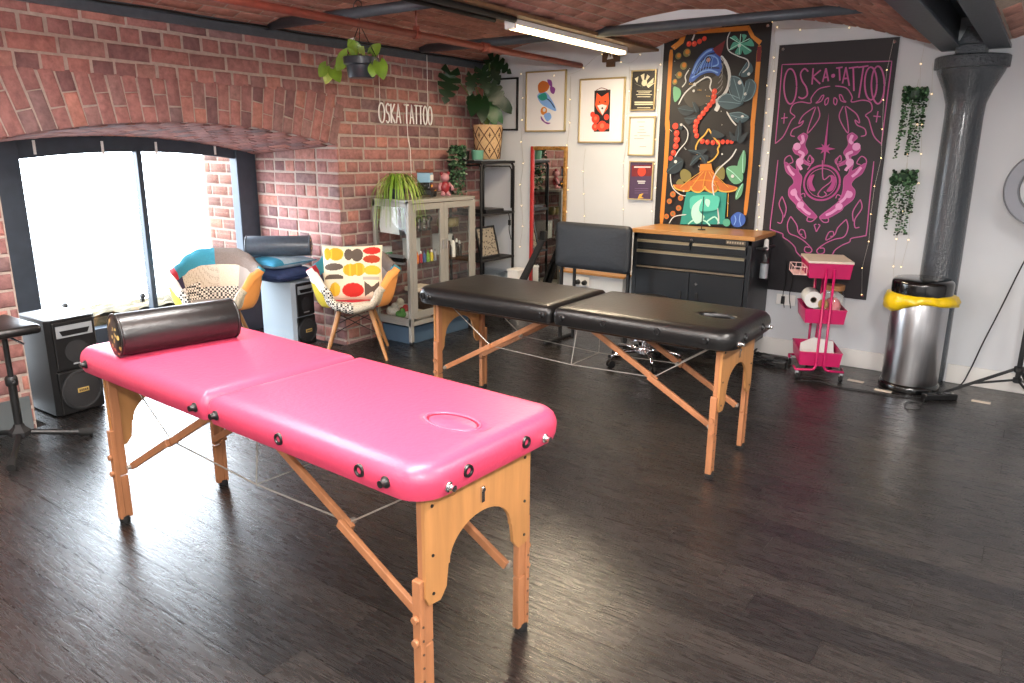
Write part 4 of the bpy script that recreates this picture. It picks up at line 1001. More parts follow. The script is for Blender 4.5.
def massage_table(name, label, loc, rz, L, W, legs, loy, vinyl, plug, ring_side):
    t = thing(name, label, 'massage table', loc, rz)
    z0, z1 = .692, .787; hw = W/2; g = .006
    prof = [(.03, z0-.012), (.008, z0-.004), (0, z0+.018), (-.003, z0+.045), (0, z1-.036), (.007, z1-.02), (.022, z1-.007), (.045, z1-.001), (.07, z1)]
    fx, fy = L/2-.2, 0
    for a, b, ra, rb, h in ((-L/2, -g, .10, .03, None), (g, L/2, .03, .10, (fx, fy, .098, .058))):
        m = M(); slab(m, lambda d, q=(a, b, ra, rb): rrect(q[0], q[1], -hw, hw, q[2], q[3], d), prof, h, .05 if plug else .094); c = m.build('cushion', vinyl, t, auto=50)
        if h and plug:
            m = M(); m.lathe([(.0, .735), (.066, .735), (.070, .772), (.066, .784), (.05, .789), (0, .791)], (fx, fy, 0), 32, None, 1.33, .77); m.build('face_plug', vinyl, c, auto=50)
            m = M(); m.tube([(fx+.098*1.04*math.cos(2*PI*k/32), .058*1.04*math.sin(2*PI*k/32), z1-.002) for k in range(32)], .006, 8, True); m.build('seam', vinyl, c, smooth=True)
        m = M(); m.b2((a+.22 if a < 0 else a+.02, -hw+.13, z0-.05), (b-.02 if a < 0 else b-.22, hw-.13, z0-.006), .004); m.build('frame', DARKW, t)
    def MO(): q_ = M(); q_.T = Matrix.Translation((0, loy, 0)); return q_
    # end panels with a round arch, legs, extensions, braces, wires
    ly = .222
    for s, lx in ((-1, legs[0]), (1, legs[1])):
        zt, zb = z0-.01, .345; wo = ly+.022
        op = [(-wo, zb+.03), (-wo, zt), (wo, zt), (wo, zb+.03)]
        op += [(wo-.012, zb+.004), (wo-.06, zb), (wo-.085, zb+.03), (wo-.095, zb+.10)]
        op += [(p[0], p[1]) for p in arc((0, zb+.1), 1, 0, 180, 1)][:0]
        ar = [( (wo-.1)*math.cos(a), zb+.10+(zt-.13-zb-.10)*math.sin(a)) for a in [PI*i/16 for i in range(17)]]
        op += ar
        op += [(-wo+.095, zb+.10), (-wo+.085, zb+.03), (-wo+.06, zb), (-wo+.012, zb+.004)]
        m = MO(); 
        # the panel is split into quads along its arch, so it stays clean
        n = len(ar)
        m.prism(op, (lx+s*.012, 0, 0), Y, Z, X, s*.012)
        m.build('end_panel', BEECH, t)
        m = MO()
        for yy in (-ly+.03, ly-.03):
            for zz in (zt-.03, .5, .38): m.disc((lx+s*.0255, yy+.022*(1 if yy > 0 else -1), zz), .005, .004, X, 8)
        m.build('screws', BLK, t)['kind'] = 'stuff'
        if s > 0: m = MO(); m.box((lx+s*.0275, 0, zt-.075), (.006, .014, .05)); m.disc((lx+s*.03, 0, zt-.06), .008, .008, X, 10); m.build('latch', CHROME, t)
        for q in (-1, 1):
            yy = q*ly
            m = MO(); m.b2((lx-.012, yy-.018, .22), (lx+.012, yy+.018, z0-.01), .003); lg = m.build('leg', BEECHL, t)
            m = MO(); yo = yy+q*.028
            m.b2((lx-.016, yo-.0105, .02), (lx+.016, yo+.0105, .43), .003); m.b2((lx-.013, yy-.017, .02), (lx+.013, yy+.017, .215), .003); m.build('leg_extension', BEECHL, lg)
            m = MO(); m.lathe([(.0, 0), (.021, 0), (.023, .012), (.02, .03), (0, .03)], (lx, yo-q*.012, 0), 12); m.build('rubber_foot', RUBBER, lg)
            for zz in (.235, .31): m = MO(); m.disc((lx, yo+q*.016, zz), .012, .014, Y, 12); m.build('knob', BEECHL, lg, auto=40)
            m = MO()
            for k in range(6): m.disc((lx+s*.017, yo, .06+k*.045), .004, .003, X, 8)
            m.build('peg_holes', DARKW, lg)['kind'] = 'stuff'
            # brace: pair of slats from the leg to the middle of the underside, wires at its joint
            yb = yy-q*.03
            A_ = Vector((lx-s*.03, yb, .255)); B_ = Vector((s*.14, yb, z0-.03)); Jt = A_.lerp(B_, .46)
            m = MO(); m.bar(A_, Jt+(B_-A_)*.02, .03, .018, .003); b1 = m.build('brace', BEECHL, t)
            m = MO(); o_ = Vector((0, -q*.02, 0)); m.bar(Jt-(B_-A_)*.03+o_, B_+o_, .03, .018, .003); m.build('upper_slat', BEECHL, b1)
            for pc, ph in ((Jt+Vector((0, -q*.035, 0)), .03), (A_+Vector((0, q*.012, 0)), .02)): m = MO(); m.disc(pc, .011, ph, Y, 10); m.build('pivot', WIRE, b1, auto=40)
            P = Vector((lx-s*.05, yb-q*.02, z0-.03))
            m = MO(); m.tube([Jt+o_*1.3, P], .003, 6); m.build('wire', WIRE, t)
    for q in (-1, 1):
        yb = q*(ly-.03)-q*.03
        JL = Vector((legs[0]+.03, yb, .255)).lerp(Vector((-.14, yb, z0-.03)), .46); JR = Vector((legs[1]-.03, yb, .255)).lerp(Vector((.14, yb, z0-.03)), .46)
        md = (JL+JR)/2+Vector((.03, 0, -.02))
        m = MO(); m.tube([JL, md, JR], .003, 6); m.tube([md, Vector((.05, yb-q*.03, z0-.03))], .003, 6); m.build('wire', WIRE, t)
        if q < 0: m = MO(); m.tube([md, md+Vector((-.0, 2*(ly-.06), 0))], .003, 6); m.build('wire', WIRE, t)
    # fittings on the cushion sides: corner knobs, accessory sockets
    def fit(nm, p, nrm, r, mm_, h):
        m = M(); zv = Vector(nrm).normalized(); xv = zv.orthogonal().normalized(); ax = Matrix((xv, zv.cross(xv), zv)).transposed()
        if nm == 'side_socket': m.lathe([(0, -.012), (r*.5, -.012), (r*.5, h*.4), (r*.62, h), (r*.92, h*.9), (r, 0), (r, -.01)], p, 18, ax)
        else: m.lathe([(r*1.1, -.01), (r*1.1, .003), (r*.8, .006), (r*.62, h*.6), (r*.66, h), (0, h)], p, 14, ax)
        m.build(nm, mm_, t, auto=40)
    zc = (z0+z1)/2-.005
    for x_ in (-L/2+.13, -.06, .07, L/2-.13): fit('corner_knob', (x_, -hw-.002, zc-.004), -Y, .016, BLK, .022)
    for x_ in ring_side: fit('side_socket', (x_, -hw-.002, zc), -Y, .02, BLK, .006)
    for y_ in (-.16, .11): fit('side_socket', (L/2+.002, y_, zc), X, .02, BLK, .006)
    for y_ in (-.24, .21): fit('corner_knob', (L/2+.002, y_, zc-.018), X, .014, CHROME, .022)
    fit('side_socket', (-L/2-.002, 0, zc), -X, .02, BLK, .006)
    return t
massage_table('massage_table', 'bright pink padded folding massage table on beech legs, nearest the camera', (2.418, -4.353, 0), math.radians(-2.3), 2.05, .69, (-.872, .956), -.045, PINK, True, (.42, .79))
massage_table('massage_table', 'black padded folding massage table on beech legs, behind the pink one', (2.54, -2.385, 0), 0, 2.01, .66, (-.905, .905), .01, BLACKV, False, (-.93, .32, .62))

# ================================================================== BOLSTERS
def bolster(label, p0, p1, r, ma, end):
    p0, p1 = Vector(p0), Vector(p1); z = (p1-p0); L = z.length; z.normalize(); x = Vector((0, 0, 1)).cross(z).normalized(); ax = Matrix((x, z.cross(x), z)).transposed()
    t = thing('bolster', label, 'bolster cushion', tuple(p0+Vector((0, 0, -r))))
    m = M(); m.lathe([(r*.95, 0), (r, .012), (r*1.005, L*.5), (r, L-.012), (r*.95, L)], (0, 0, r), 32, ax); m.build('cover', ma, t, auto=60)
    for zz, sg in ((0, -1), (L, 1)):
        m = M(); m.lathe([(r*.95, zz), (r*.88, zz+sg*.006), (r*.5, zz+sg*.014), (0, zz+sg*.008)], (0, 0, r), 32, ax); m.build('end_cap', end, t, smooth=True)
        m = M(); m.tube([Vector((0, 0, r))+ax @ Vector((r*.965*math.cos(2*PI*k/32), r*.965*math.sin(2*PI*k/32), zz)) for k in range(32)], .006, 6, True); m.build('piping', ma, t, smooth=True)
    return t

bolster('black bolster cushion with gold patterned ends lying on the pink table', (1.70, -4.62, .874), (1.785, -4.155, .874), .086, BLACKV, GOLDFOIL)

# ================================================================== LEFT SIDE
def loudspeaker(label, loc, rz, w_, d_, h_, side, grey_top, trap=0):
    """front faces local +X"""
    t = thing('loudspeaker', label, 'loudspeaker', loc, rz); hw = w_/2
    def body(z0, z1, back, front):
        m = M(); m.prism([(-d_+.02, -hw+trap), (-.03, -hw), (-.0, -hw+.025), (0, hw-.025), (-.03, hw), (-d_+.02, hw-trap)], (0, 0, z0), X, Y, Z, z1-z0); return m
    body(0.012, h_, 0, 0).build('body', side, t)
    m = M(); m.b2((-.012, -hw+.022, .015), (.012, hw-.022, h_*.47), .006); m.b2((-.012, -hw+.026, h_*.485), (.014, hw-.026, h_-.012), .006); m.build('baffle', BLK, t)
    r = min(hw*.78, h_*.2); zc = h_*.255
    ax = Matrix(((0, 0, 1), (1, 0, 0), (0, 1, 0)))
    m = M(); m.lathe([(r*1.08, .01), (r*1.08, .022), (r*.98, .026), (r*.93, .016), (r*.5, .022), (0, .026)], (0, 0, zc), 32, ax); m.build('woofer', SPKG, t, auto=40)
    m = M(); m.b2((.026, -.034, zc-.014), (.031, .034, zc+.014), .002); bd = m.build('badge', BADGE, t)
    m = M()
    for k in range(5): m.b2((.0309, -.027+k*.0115, zc-.007), (.0316, -.019+k*.0115, zc+.007))
    m.build('badge_print', MATS['dark_batten'], bd)['kind'] = 'stuff'
    m = M(); zt = h_*.88
    m.prism([(-hw*.72, -h_*.06), (hw*.72, -h_*.06), (hw*.72, h_*.06), (-hw*.72, h_*.06)], (.012, 0, zt), Y, Z, X, .006); m.build('horn_flare', SILV if grey_top else SILV, t)
    m = M(); m.prism([(-hw*.5, -h_*.032), (hw*.5, -h_*.032), (hw*.6, h_*.02), (-hw*.6, h_*.02)], (.0181, 0, zt-.006), Y, Z, X, .003); m.build('horn_throat', BLK, t)
    m = M(); m.b2((.013, -.03, h_*.53), (.0155, .03, h_*.545)); m.build('name_strip', SILV, t)
    m = M(); m.lathe([(r*.6, .006), (r*.6, .016), (0, .018)], (0, 0, h_*.66), 24, ax); m.build('mid_cone', SPKG, t, auto=40)
    m = M(); m.b2((-d_*.5, -.06, h_), (-d_*.3, .06, h_+.006), .002); m.build('handle_recess', BLK, t)
    for sx in (-d_+.05, -.05):
        for sy in (-hw+.05, hw-.05): m = M(); m.lathe([(.012, 0), (.014, .014), (0, .014)], (sx, sy, 0), 10); m.build('foot', RUBBER, t)
    if grey_top: m = M(); m.prism([(-d_+.03, -hw+trap), (-.03, -hw+.006), (-.01, -hw+.03), (-.01, hw-.03), (-.03, hw-.006), (-d_+.03, hw-trap)], (0, 0, h_-.001), X, Y, Z, .006); m.build('top_plate', SILV, t)
    return t
loudspeaker('black loudspeaker with pale top standing below the window on the left', (-.05, -4.02, 0), math.radians(4), .30, .40, .60, BLK, True, .02)
loudspeaker('grey-sided loudspeaker with cushions piled on top beside the window', (-.22, -2.135, 0), math.radians(6), .24, .40, .55, LTGREY, False, .01)

def pillow_mesh(w_, h_, th, n=16, pinch=.06, fn=None):
    m = M(); vs = []; fs = []
    for sgn in (1, -1):
        for i in range(n+1):
            for j in range(n+1):
                u, v = -1+2*i/n, -1+2*j/n
                e = (1-abs(u)**3.0)*(1-abs(v)**3.0); k = 1-pinch*(1-abs(v)**2)*abs(u)**2 ; k2 = 1-pinch*(1-abs(u)**2)*abs(v)**2
                vs.append((u*w_/2*k, v*h_/2*k2, sgn*th/2*max(0, e)**.55))
    N1 = (n+1)*(n+1)
    for s_ in (0, 1):
        for i in range(n):
            for j in range(n):
                a = s_*N1+i*(n+1)+j; f = (a, a+n+1, a+n+2, a+1); m.cur = fn((i+.5)/n, (j+.5)/n) if (fn and s_ == 0) else 0
                m.add([], []); m.f.append(list(f if s_ == 0 else f[::-1])); m.mi.append(m.cur)
    m.v = [Vector(p) for p in vs]; return m
def pillow(name, label, loc, rot, w_, h_, th, mats, fn=None, n=16, group=None, pipe=None):
    m = pillow_mesh(w_, h_, th, n, .06, fn); o = m.build(name, mats, None, True, fixn=False); o.location = loc; o.rotation_euler = rot; tag(o, label, 'cushion', group)
    bm = bmesh.new(); bm.from_mesh(o.data); bmesh.ops.remove_doubles(bm, verts=bm.verts, dist=1e-5); bm.to_mesh(o.data); bm.free()
    for p in o.data.polygons: p.use_smooth = True
    if pipe:
        k = 20; pts = []
        for a, b in (((-1, -1), (1, -1)), ((1, -1), (1, 1)), ((1, 1), (-1, 1)), ((-1, 1), (-1, -1))):
            for i in range(k):
                u = a[0]+(b[0]-a[0])*i/k; v = a[1]+(b[1]-a[1])*i/k; q = 1-.06*(1-abs(v)**2)*abs(u)**2; q2 = 1-.06*(1-abs(u)**2)*abs(v)**2
                pts.append((u*w_/2*q, v*h_/2*q2, 0))
        m = M(); m.tube(pts, .004, 6, True); m.build('piping', pipe, o, True)
    return o
pillow('cushion', 'dark navy cushion at the bottom of the pile on the loudspeaker', (-.42, -2.20, .608), (0, .03, .15), .40, .47, .125, NAVY, pipe=NAVY)
pillow('cushion', 'pale blue cushion with teal edge under the bolster on the loudspeaker', (-.41, -2.20, .705), (0, .02, .1), .34, .46, .10, [PALEB, TEALC], lambda u, v: 1 if v < .22 else 0, pipe=TEALC)
bolster('slate bolster cushion on top of the cushion pile beside the window', (-.56, -2.40, .835), (-.20, -2.06, .835), .082, SLATEB, GOLDFOIL)

# arm rest on a tripod stand at the left edge
t = thing('arm_rest', 'black padded arm rest on a tripod stand at the left edge', 'arm rest', (.27, -4.5, 0))
m = M(); m.b2((-.22, -.11, .655), (.20, .11, .705), .02); m.build('pad', BLACKV, t, auto=50)
m = M(); m.b2((-.12, -.05, .638), (.10, .05, .657), .003); m.build('plate', BLKM, t)
m = M(); m.tube([(0, 0, .10), (0, 0, .40)], .02, 14); m.build('outer_pole', BLK, t, auto=40)
m = M(); m.tube([(0, 0, .38), (0, 0, .645)], .014, 14); m.build('inner_pole', BLK, t, auto=40)
m = M(); m.lathe([(.028, .36), (.03, .37), (.03, .4), (.024, .41)], (0, 0, 0), 16); m.tube([(.02, 0, .385), (.06, -.01, .39)], .008, 8); m.build('clamp', BLK, t, auto=40)
m = M(); m.tube([(.015, .02, .62), (.05, .07, .58)], .007, 8); m.build('lever', CHROME, t, auto=40)
m = M(); m.lathe([(.03, .06), (.055, .075), (.055, .10), (.03, .125), (.024, .14)], (0, 0, 0), 6); m.build('hub', BLKM, t)
for k, a in enumerate((70, -30, 190)):
    a = math.radians(a); e = Vector((math.cos(a)*.33, math.sin(a)*.33, .022)); s0 = Vector((math.cos(a)*.04, math.sin(a)*.04, .085))
    m = M(); m.tube([s0, e], .0155, 10); lg = m.build('leg', BLK, t, auto=40)
    m = M(); m.tube([s0.lerp(e, .8), e+(e-s0)*.04], .021, 10); m.build('rubber_foot', RUBBER, lg, auto=40)

# patchwork armchairs
FAB = [mat('chair_cream_weave', (206, 196, 172), .9, 0, 120, .12, .3), mat('chair_teal', (52, 132, 152), .9, 0, 120, .1, .3), mat('chair_grey_brown', (120, 106, 98), .9, 0, 120, .15, .3),
       pattern_mat('chair_dot_weave', 'dots', (196, 186, 166), (150, 140, 124), 90), pattern_mat('chair_houndstooth', 'check', (226, 220, 206), (40, 38, 38), 64), mat('chair_orange', (238, 158, 82), .85),
       mat('chair_red', (190, 28, 46), .85), pattern_mat('chair_teal_spots', 'dots', (48, 138, 156), (36, 40, 44), 14), mat('chair_white_weave', (224, 222, 218), .85), mat('chair_mustard', (196, 176, 46), .85), mat('chair_grey_weave', (160, 150, 142), .9), mat('chair_navy', (46, 40, 70), .9)]
def chair_shell():
    m = M(); na = 72; rings = []
    def hgt(a):
        a = abs(a)
        ks = ((0, .42), (24, .415), (40, .375), (56, .31), (72, .28), (105, .27), (124, .245), (141, .14), (155, .0), (180, -.035))
        for (a0, h0), (a1, h1) in zip(ks, ks[1:]):
            if a <= a1: tt = (a-a0)/(a1-a0); tt = tt*tt*(3-2*tt); return h0+(h1-h0)*tt
        return ks[-1][1]
    def lean(a):
        a = abs(a)
        return .08 if a < 40 else (.08-(a-40)/30*.01 if a < 70 else (.07 if a < 115 else .07-(a-115)/65*.02))
    nt = 12
    for j in range(nt+1):
        ring = []
        for i in range(na):
            a = -180+360*i/na; r = math.radians(a); cx, cy = math.sin(r), math.cos(r)
            q = (abs(cx)**2.4+abs(cy)**2.4)**(-1/2.4); rx, ry = .258*q, .235*q
            if j <= 4:
                f = j/4*.96; z = .006*(f**2); p = (cx*rx*f, cy*ry*f, z)
            else:
                tt = (j-4)/(nt-4); h = hgt(a); ln = lean(a); e = 1-(1-tt)**1.6
                out = .96+.04*min(1, tt*3); o_ = ln*(tt**1.1) if h > .03 else ln*tt
                if j == nt: e -= .035; o_ += .012
                p = (cx*(rx*out+o_), cy*(ry*out+o_), .006+h*(tt**1.35 if h > 0 else tt))
                if j == nt: p = (p[0], p[1], p[2]-.012)
            ring.append(p)
        rings.append(ring)
    def patch(j, a):
        s = 1 if a > 0 else -1; b = abs(a)
        if j < 4: return 6 if b > 110 else 10
        if b > 138: return (4 if a < 0 else 3) if j > 4 else 6        # front lip
        if j >= 10:
            if b < 40: return 1 if a < -4 else (2 if a > -4 and b < 40 else 8)
            if b < 70: return 2 if a > 0 else 1
            if b < 100: return 7 if a > 0 else 6
            return 5 if a > 0 else 8
        if b < 32: return (3 if a < 0 else 0) if j >= 7 else 4
        if b < 60: return 10 if a > 0 else (3 if j > 7 else 4)
        if b < 90: return (8 if j > 8 else 10) if a > 0 else (11 if j > 7 else 8)
        return 5 if a > 0 else (9 if b > 112 else 11)
    vs = [p for r in rings[1:] for p in r]; vs.append((0, 0, 0)); m.v = [Vector(p) for p in vs]; ce = len(vs)-1
    for i in range(na): m.f.append([ce, (i+1) % na, i]); m.mi.append(10)
    for j in range(nt-1):
        for i in range(na):
            a = -180+360*(i+.5)/na; m.f.append([j*na+i, j*na+(i+1) % na, (j+1)*na+(i+1) % na, (j+1)*na+i]); m.mi.append(patch(j+1, a))
    return m
def make_chair(label, loc, rz):
    t = thing('armchair', label, 'chair', loc, rz, 'patchwork armchairs')
    o = chair_shell().build('shell', FAB, t, True); o.location = (0, 0, .43); o.rotation_euler = (math.radians(-4), 0, 0)
    sm = o.modifiers.new('pad', 'SOLIDIFY'); sm.thickness = .055; sm.offset = 0
    m = M(); m.box((0, 0, .385), (.20, .20, .02), None, .005); m.build('under_frame', BLKM, t)
    for sx in (-1, 1):
        for sy in (-1, 1):
            m = M(); a, b = Vector((sx*.115, sy*.11-.0, .40)), Vector((sx*.235, sy*.235, .006)); m.tube([a, a.lerp(b, .5), b], [.019, .017, .012], 12); lg = m.build('leg', BEECH, t, auto=50)
            m = M(); m.tube([b-Vector((0, 0, .006)), b], .0115, 10); m.build('foot_pad', BLK, lg)
    m = M(); P = lambda sx, sy, f: Vector((sx*.115, sy*.11, .40)).lerp(Vector((sx*.235, sy*.235, .006)), f)
    for a, b in (((-1, -1), (1, -1)), ((1, -1), (1, 1)), ((1, 1), (-1, 1)), ((-1, 1), (-1, -1))):
        m.tube([P(*a, .10), P(*b, .48)], .004, 6); m.tube([P(*a, .48), P(*b, .10)], .004, 6)
    m.build('wire_brace', BLK, t)
    return t
ch = make_chair('patchwork armchair holding a cushion, next to the glass cabinet', (.30, -2.06, 0), math.radians(44))
dup(ch, (-.42, -2.80, 0), math.radians(50), 'patchwork armchair without a cushion, standing in front of the window')
MC = [mat('cushion_cream', (226, 216, 190), .9), mat('cushion_mustard', (204, 160, 36), .9), mat('cushion_umber', (92, 80, 70), .9), mat('cushion_red', (196, 44, 36), .9), mat('cushion_rust', (176, 62, 34), .9), mat('cushion_ochre', (222, 182, 56), .9), mat('cushion_grey', (178, 172, 160), .9)]
def retro(u, v):
    E = lambda cx, cy, rx, ry: ((u-cx)/rx)**2+((v-cy)/ry)**2 < 1
    if E(.08, .84, .06, .115): return 1
    if E(.22, .84, .12, .125): return 1 if u > .17 else 5
    if u < .36 and E(.24, .84, .12, .125): return 5
    if E(.44, .83, .07, .12): return 2
    if E(.58, .82, .10, .13): return 2
    if E(.83, .90, .15, .075): return 3
    if E(.83, .735, .15, .075): return 4
    if E(.18, .60, .17, .065): return 2
    if E(.18, .40, .17, .07) and v > .385: return 2
    if E(.47, .54, .13, .11) or E(.60, .55, .11, .12): return 5 if (u*9) % 1 < .3 else 1
    if E(.84, .53, .15, .09) and v > .45: return 5
    if E(.20, .19, .09, .13): return 5 if u > .19 else 1
    if E(.50, .17, .18, .135): return 3
    if abs(u-.82) < .13 and .05 < v < .33 and abs(v-.19) < .04+.8*abs(u-.82): return 2
    if abs(u-.82) < .15 and .36 < v < .42: return 6
    return 0
# cushion leans on the chair's back
pillow('cushion', 'cream cushion with retro mustard, red and brown shapes on the armchair', (.315, -2.085, .665), (math.radians(74), 0, math.radians(44)), .46, .43, .12, MC, retro, 84, pipe=MC[0])

# ================================================================== GLASS CABINET
cx0, cx1, cy0, cy1, ch_ = .06, .475, -1.612, -.745, 1.205
t = thing('glass_cabinet', 'grey metal display cabinet with glass doors against the brick wall', 'cabinet', (0, 0, 0))
m = M()
for x in (cx0, cx1-.034):
    for y in (cy0, cy1-.034): m.b2((x, y, .03), (x+.034, y+.034, ch_-.005), .004)
m.b2((cx0, cy0, ch_-.03), (cx1, cy1, ch_), .004); m.b2((cx0, cy0, .165), (cx1, cy1, .20), .003)
m.b2((cx0, cy0, ch_-.06), (cx1-.02, cy0+.02, ch_-.02)); m.b2((cx0, cy0, .2), (cx1, cy0+.02, .23))
m.build('frame', GREY, t)
for x in (cx0+.017, cx1-.017):
    for y in (cy0+.017, cy1-.017): m = M(); m.lathe([(.015, 0), (.02, .01), (.02, .03), (0, .03)], (x, y, 0), 12); m.build('foot', BLK, t)
ym = (cy0+cy1)/2
for k, (a, b) in enumerate(((cy0+.034, ym-.002), (ym+.002, cy1-.034))):
    m = M(); z0, z1 = .225, ch_-.035; w_ = .05; x0, x1 = cx1-.016, cx1+.003
    m.b2((x0, a, z0), (x1, a+w_, z1), .002); m.b2((x0, b-w_, z0), (x1, b, z1), .002); m.b2((x0, a+w_, z1-w_), (x1, b-w_, z1), .002); m.b2((x0, a+w_, z0), (x1, b-w_, z0+.06), .002)
    d_ = m.build('door', GREY, t)
    m = M(); m.b2((cx1-.009, a+w_-.004, z0+.05), (cx1-.005, b-w_+.004, z1-w_+.006)); m.build('glass_pane', CGLASS, d_)
    m = M(); m.b2((x1, (b-.028 if k == 0 else a+.014), .78), (x1+.012, (b-.016 if k == 0 else a+.026), .86), .002); m.build('handle', CHROME, d_)
    for zz in (.34, 1.08): m = M(); m.tube([(x1-.002, a-.002 if k == 0 else b+.002, zz), (x1-.002, a-.002 if k == 0 else b+.002, zz+.05)], .006, 8); m.build('hinge', GREY, d_)
m = M(); m.b2((cx0+.034, cy0+.006, .22), (cx1-.034, cy0+.010, ch_-.05)); m.build('side_glass', CGLASS, t)
m = M(); m.b2((cx0+.034, cy1-.010, .22), (cx1-.034, cy1-.006, ch_-.05)); m.build('side_glass', CGLASS, t)
for zz in (.93, .672, .44): m = M(); m.b2((cx0+.01, cy0+.015, zz-.008), (cx1-.03, cy1-.015, zz), .001); m.build('shelf', JAR, t)

# things in the cabinet
INK = [(210, 60, 40), (40, 40, 44), (226, 120, 40), (170, 40, 60), (60, 90, 140), (120, 160, 60), (200, 180, 60), (150, 150, 156)]
def bottle(label, loc, r, h, ma, capm, group):
    t = thing('bottle', label, 'bottle', loc, 0, group)
    m = M(); m.lathe([(r*.9, 0), (r, .006), (r, h*.62), (r*.75, h*.72), (r*.4, h*.78), (r*.4, h*.8)], (0, 0, 0), 14); m.build('body', ma, t, auto=40)
    m = M(); m.lathe([(r*.5, h*.79), (r*.5, h*.88), (r*.28, h), (0, h)], (0, 0, 0), 12); m.build('cap', capm, t, auto=40); return t
for i in range(8):
    c = INK[i % 8]; n_ = ('red', 'black', 'orange', 'crimson', 'blue', 'green', 'yellow', 'grey')[i % 8]
    bottle('small %s ink bottle in the row behind the left cabinet door' % n_, (.395, -1.53+i*.046, .672), .0155, .10, mat('ink_'+n_, c, .35), WHT if i % 3 == 0 else mat('ink_cap_'+n_, tuple(max(10, v-40) for v in c), .4), 'ink bottles in the glass cabinet')
for i, (y_, h_, ma, cm, lb) in enumerate(((-.935, .19, WHT, BLK, 'white pump bottle behind the right cabinet door'), (-.985, .15, BLK, BLK, 'black bottle behind the right cabinet door, next to the white pump'), (-.885, .16, BLKG, WHT, 'glossy black bottle with a white cap in the glass cabinet'), (-.845, .14, BLK, SILV, 'black bottle with a silver cap in the glass cabinet'), (-1.02, .21, mat('amber_bottle', (96, 60, 40), .25), BLK, 'amber bottle behind the right cabinet door'))):
    bottle(lb, (.37, y_, .672), .021, h_, ma, cm, 'care bottles in the glass cabinet')
def cbox(name, label, lo, hi, ma, cat='box', strip=None):
    m = M(); m.b2(lo, hi, .003); o = m.build(name, ma); tag(o, label, cat)
    if strip: m = M(); m.b2((lo[0]+.01, lo[1]-.001, (lo[2]+hi[2])/2-.02), (hi[0]+.001, hi[1]+.001, (lo[2]+hi[2])/2+.015)); m.build('strip', strip, o)
    return o
cbox('box', 'white carton at the back behind the left cabinet door', (.10, -1.30, .672), (.22, -1.20, .85), PAPER)
cbox('box', 'white carton leaning behind the right cabinet door', (.12, -.93, .672), (.25, -.79, .86), PAPER)
cbox('box', 'small green and white box at the left of the cabinet shelf', (.085, -1.56, .672), (.13, -1.46, .80), PAPER, 'box', mat('green_strip', (70, 150, 90), .6))
cbox('tray', 'clear tray of small bottles on the left of the middle shelf', (.17, -1.58, .673), (.37, -1.55, .75), SILV, 'tray', BLK)
cbox('box', 'flat cream box on the lower cabinet shelf', (.30, -1.50, .44), (.44, -1.30, .475), CREAMW)
cbox('box', 'cream carton at the bottom of the cabinet', (.28, -1.50, .202), (.44, -1.32, .25), CREAMW)
cbox('box', 'dark carton at the bottom of the cabinet', (.12, -1.20, .202), (.40, -1.0, .36), MATS['dark_batten'])
m = M(); m.prism([(0, 0), (.20, 0.01), (.21, .26), (.02, .27), (-.01, .05)], (.14, cy0+.013, .93), X, Z, Y, .002); m.prism([(0.03, .03), (.22, 0.02), (.20, .2), (.05, .22)], (.13, cy0+.018, .9), X, Z, Y, .002)
tag(m.build('paper_sheets', PAPER), 'white paper sheets inside the left side of the cabinet', 'paper')
# chrome machine parts on the upper shelf
for i, y_ in enumerate((-1.33, -1.27, -1.21)):
    t = thing('tattoo_machine', ('chrome machine on the upper cabinet shelf, furthest left', 'chrome machine on the upper cabinet shelf, in the middle', 'chrome machine on the upper cabinet shelf, nearest the door gap')[i], 'machine', (.33, y_, .93), i*.5, 'machines on the upper cabinet shelf')
    m = M(); m.lathe([(.02, 0), (.022, .01), (.012, .02), (.012, .06), (.018, .07), (.018, .1), (0, .104)], (0, 0, 0), 14); m.build('grip', CHROME, t, auto=40)
    m = M(); m.tube(arc((0, .09), .03, -30, 210, 12) and [(p[0], 0, p[1]) for p in arc((0, .09), .03, -30, 210, 12)], .006, 8); m.ball((.02, 0, .085), .014); m.build('frame', BLK, t)
for i, (y_, s_) in enumerate(((-1.0, .05), (-.9, .06), (-.83, .045))):
    m = M(); m.lathe([(s_*.6, 0), (s_*.9, .02), (s_, .05), (s_*.85, .08), (s_*.8, .085)], (.3, y_, .93), 16); o = m.build('bowl', mat('olive_glaze', (120, 108, 66), .3), auto=40); tag(o, ('olive bowl on the upper shelf, nearest the door gap', 'largest olive bowl on the upper cabinet shelf', 'olive bowl on the upper shelf, nearest the rack')[i], 'bowl', 'bowls in the cabinet')
# toys at the bottom left of the cabinet: a bundle of colourful soft things
for i, (y_, x_, c, r_) in enumerate(((-1.50, .16, (214, 206, 196), .06), (-1.43, .22, (190, 60, 60), .05), (-1.52, .27, (90, 140, 70), .045), (-1.40, .13, (222, 210, 190), .07))):
    m = M(); m.ball((x_, y_, .2+r_*.75), r_, 14, 9, (1.1, 1, .75)); m.ball((x_+.02, y_-.0, .2+r_*1.5), r_*.5, 10, 7); o = m.build('soft_toy', mat('plush_%d' % i, c, .95, 0, 60, .15, .6), None, True); tag(o, ('white soft toy at the bottom left of the cabinet', 'red soft toy at the bottom of the cabinet', 'green soft toy at the front of the cabinet bottom', 'cream soft toy at the back of the cabinet bottom')[i], 'toy', 'soft toys in the cabinet')
# long blue-grey box under the chair and cabinet
cbox('storage_box', 'flat dark blue storage box on the floor below the cabinet', (.10, -1.57, .0), (.43, -.80, .14), mat('petrol_box', (62, 84, 104), .6))

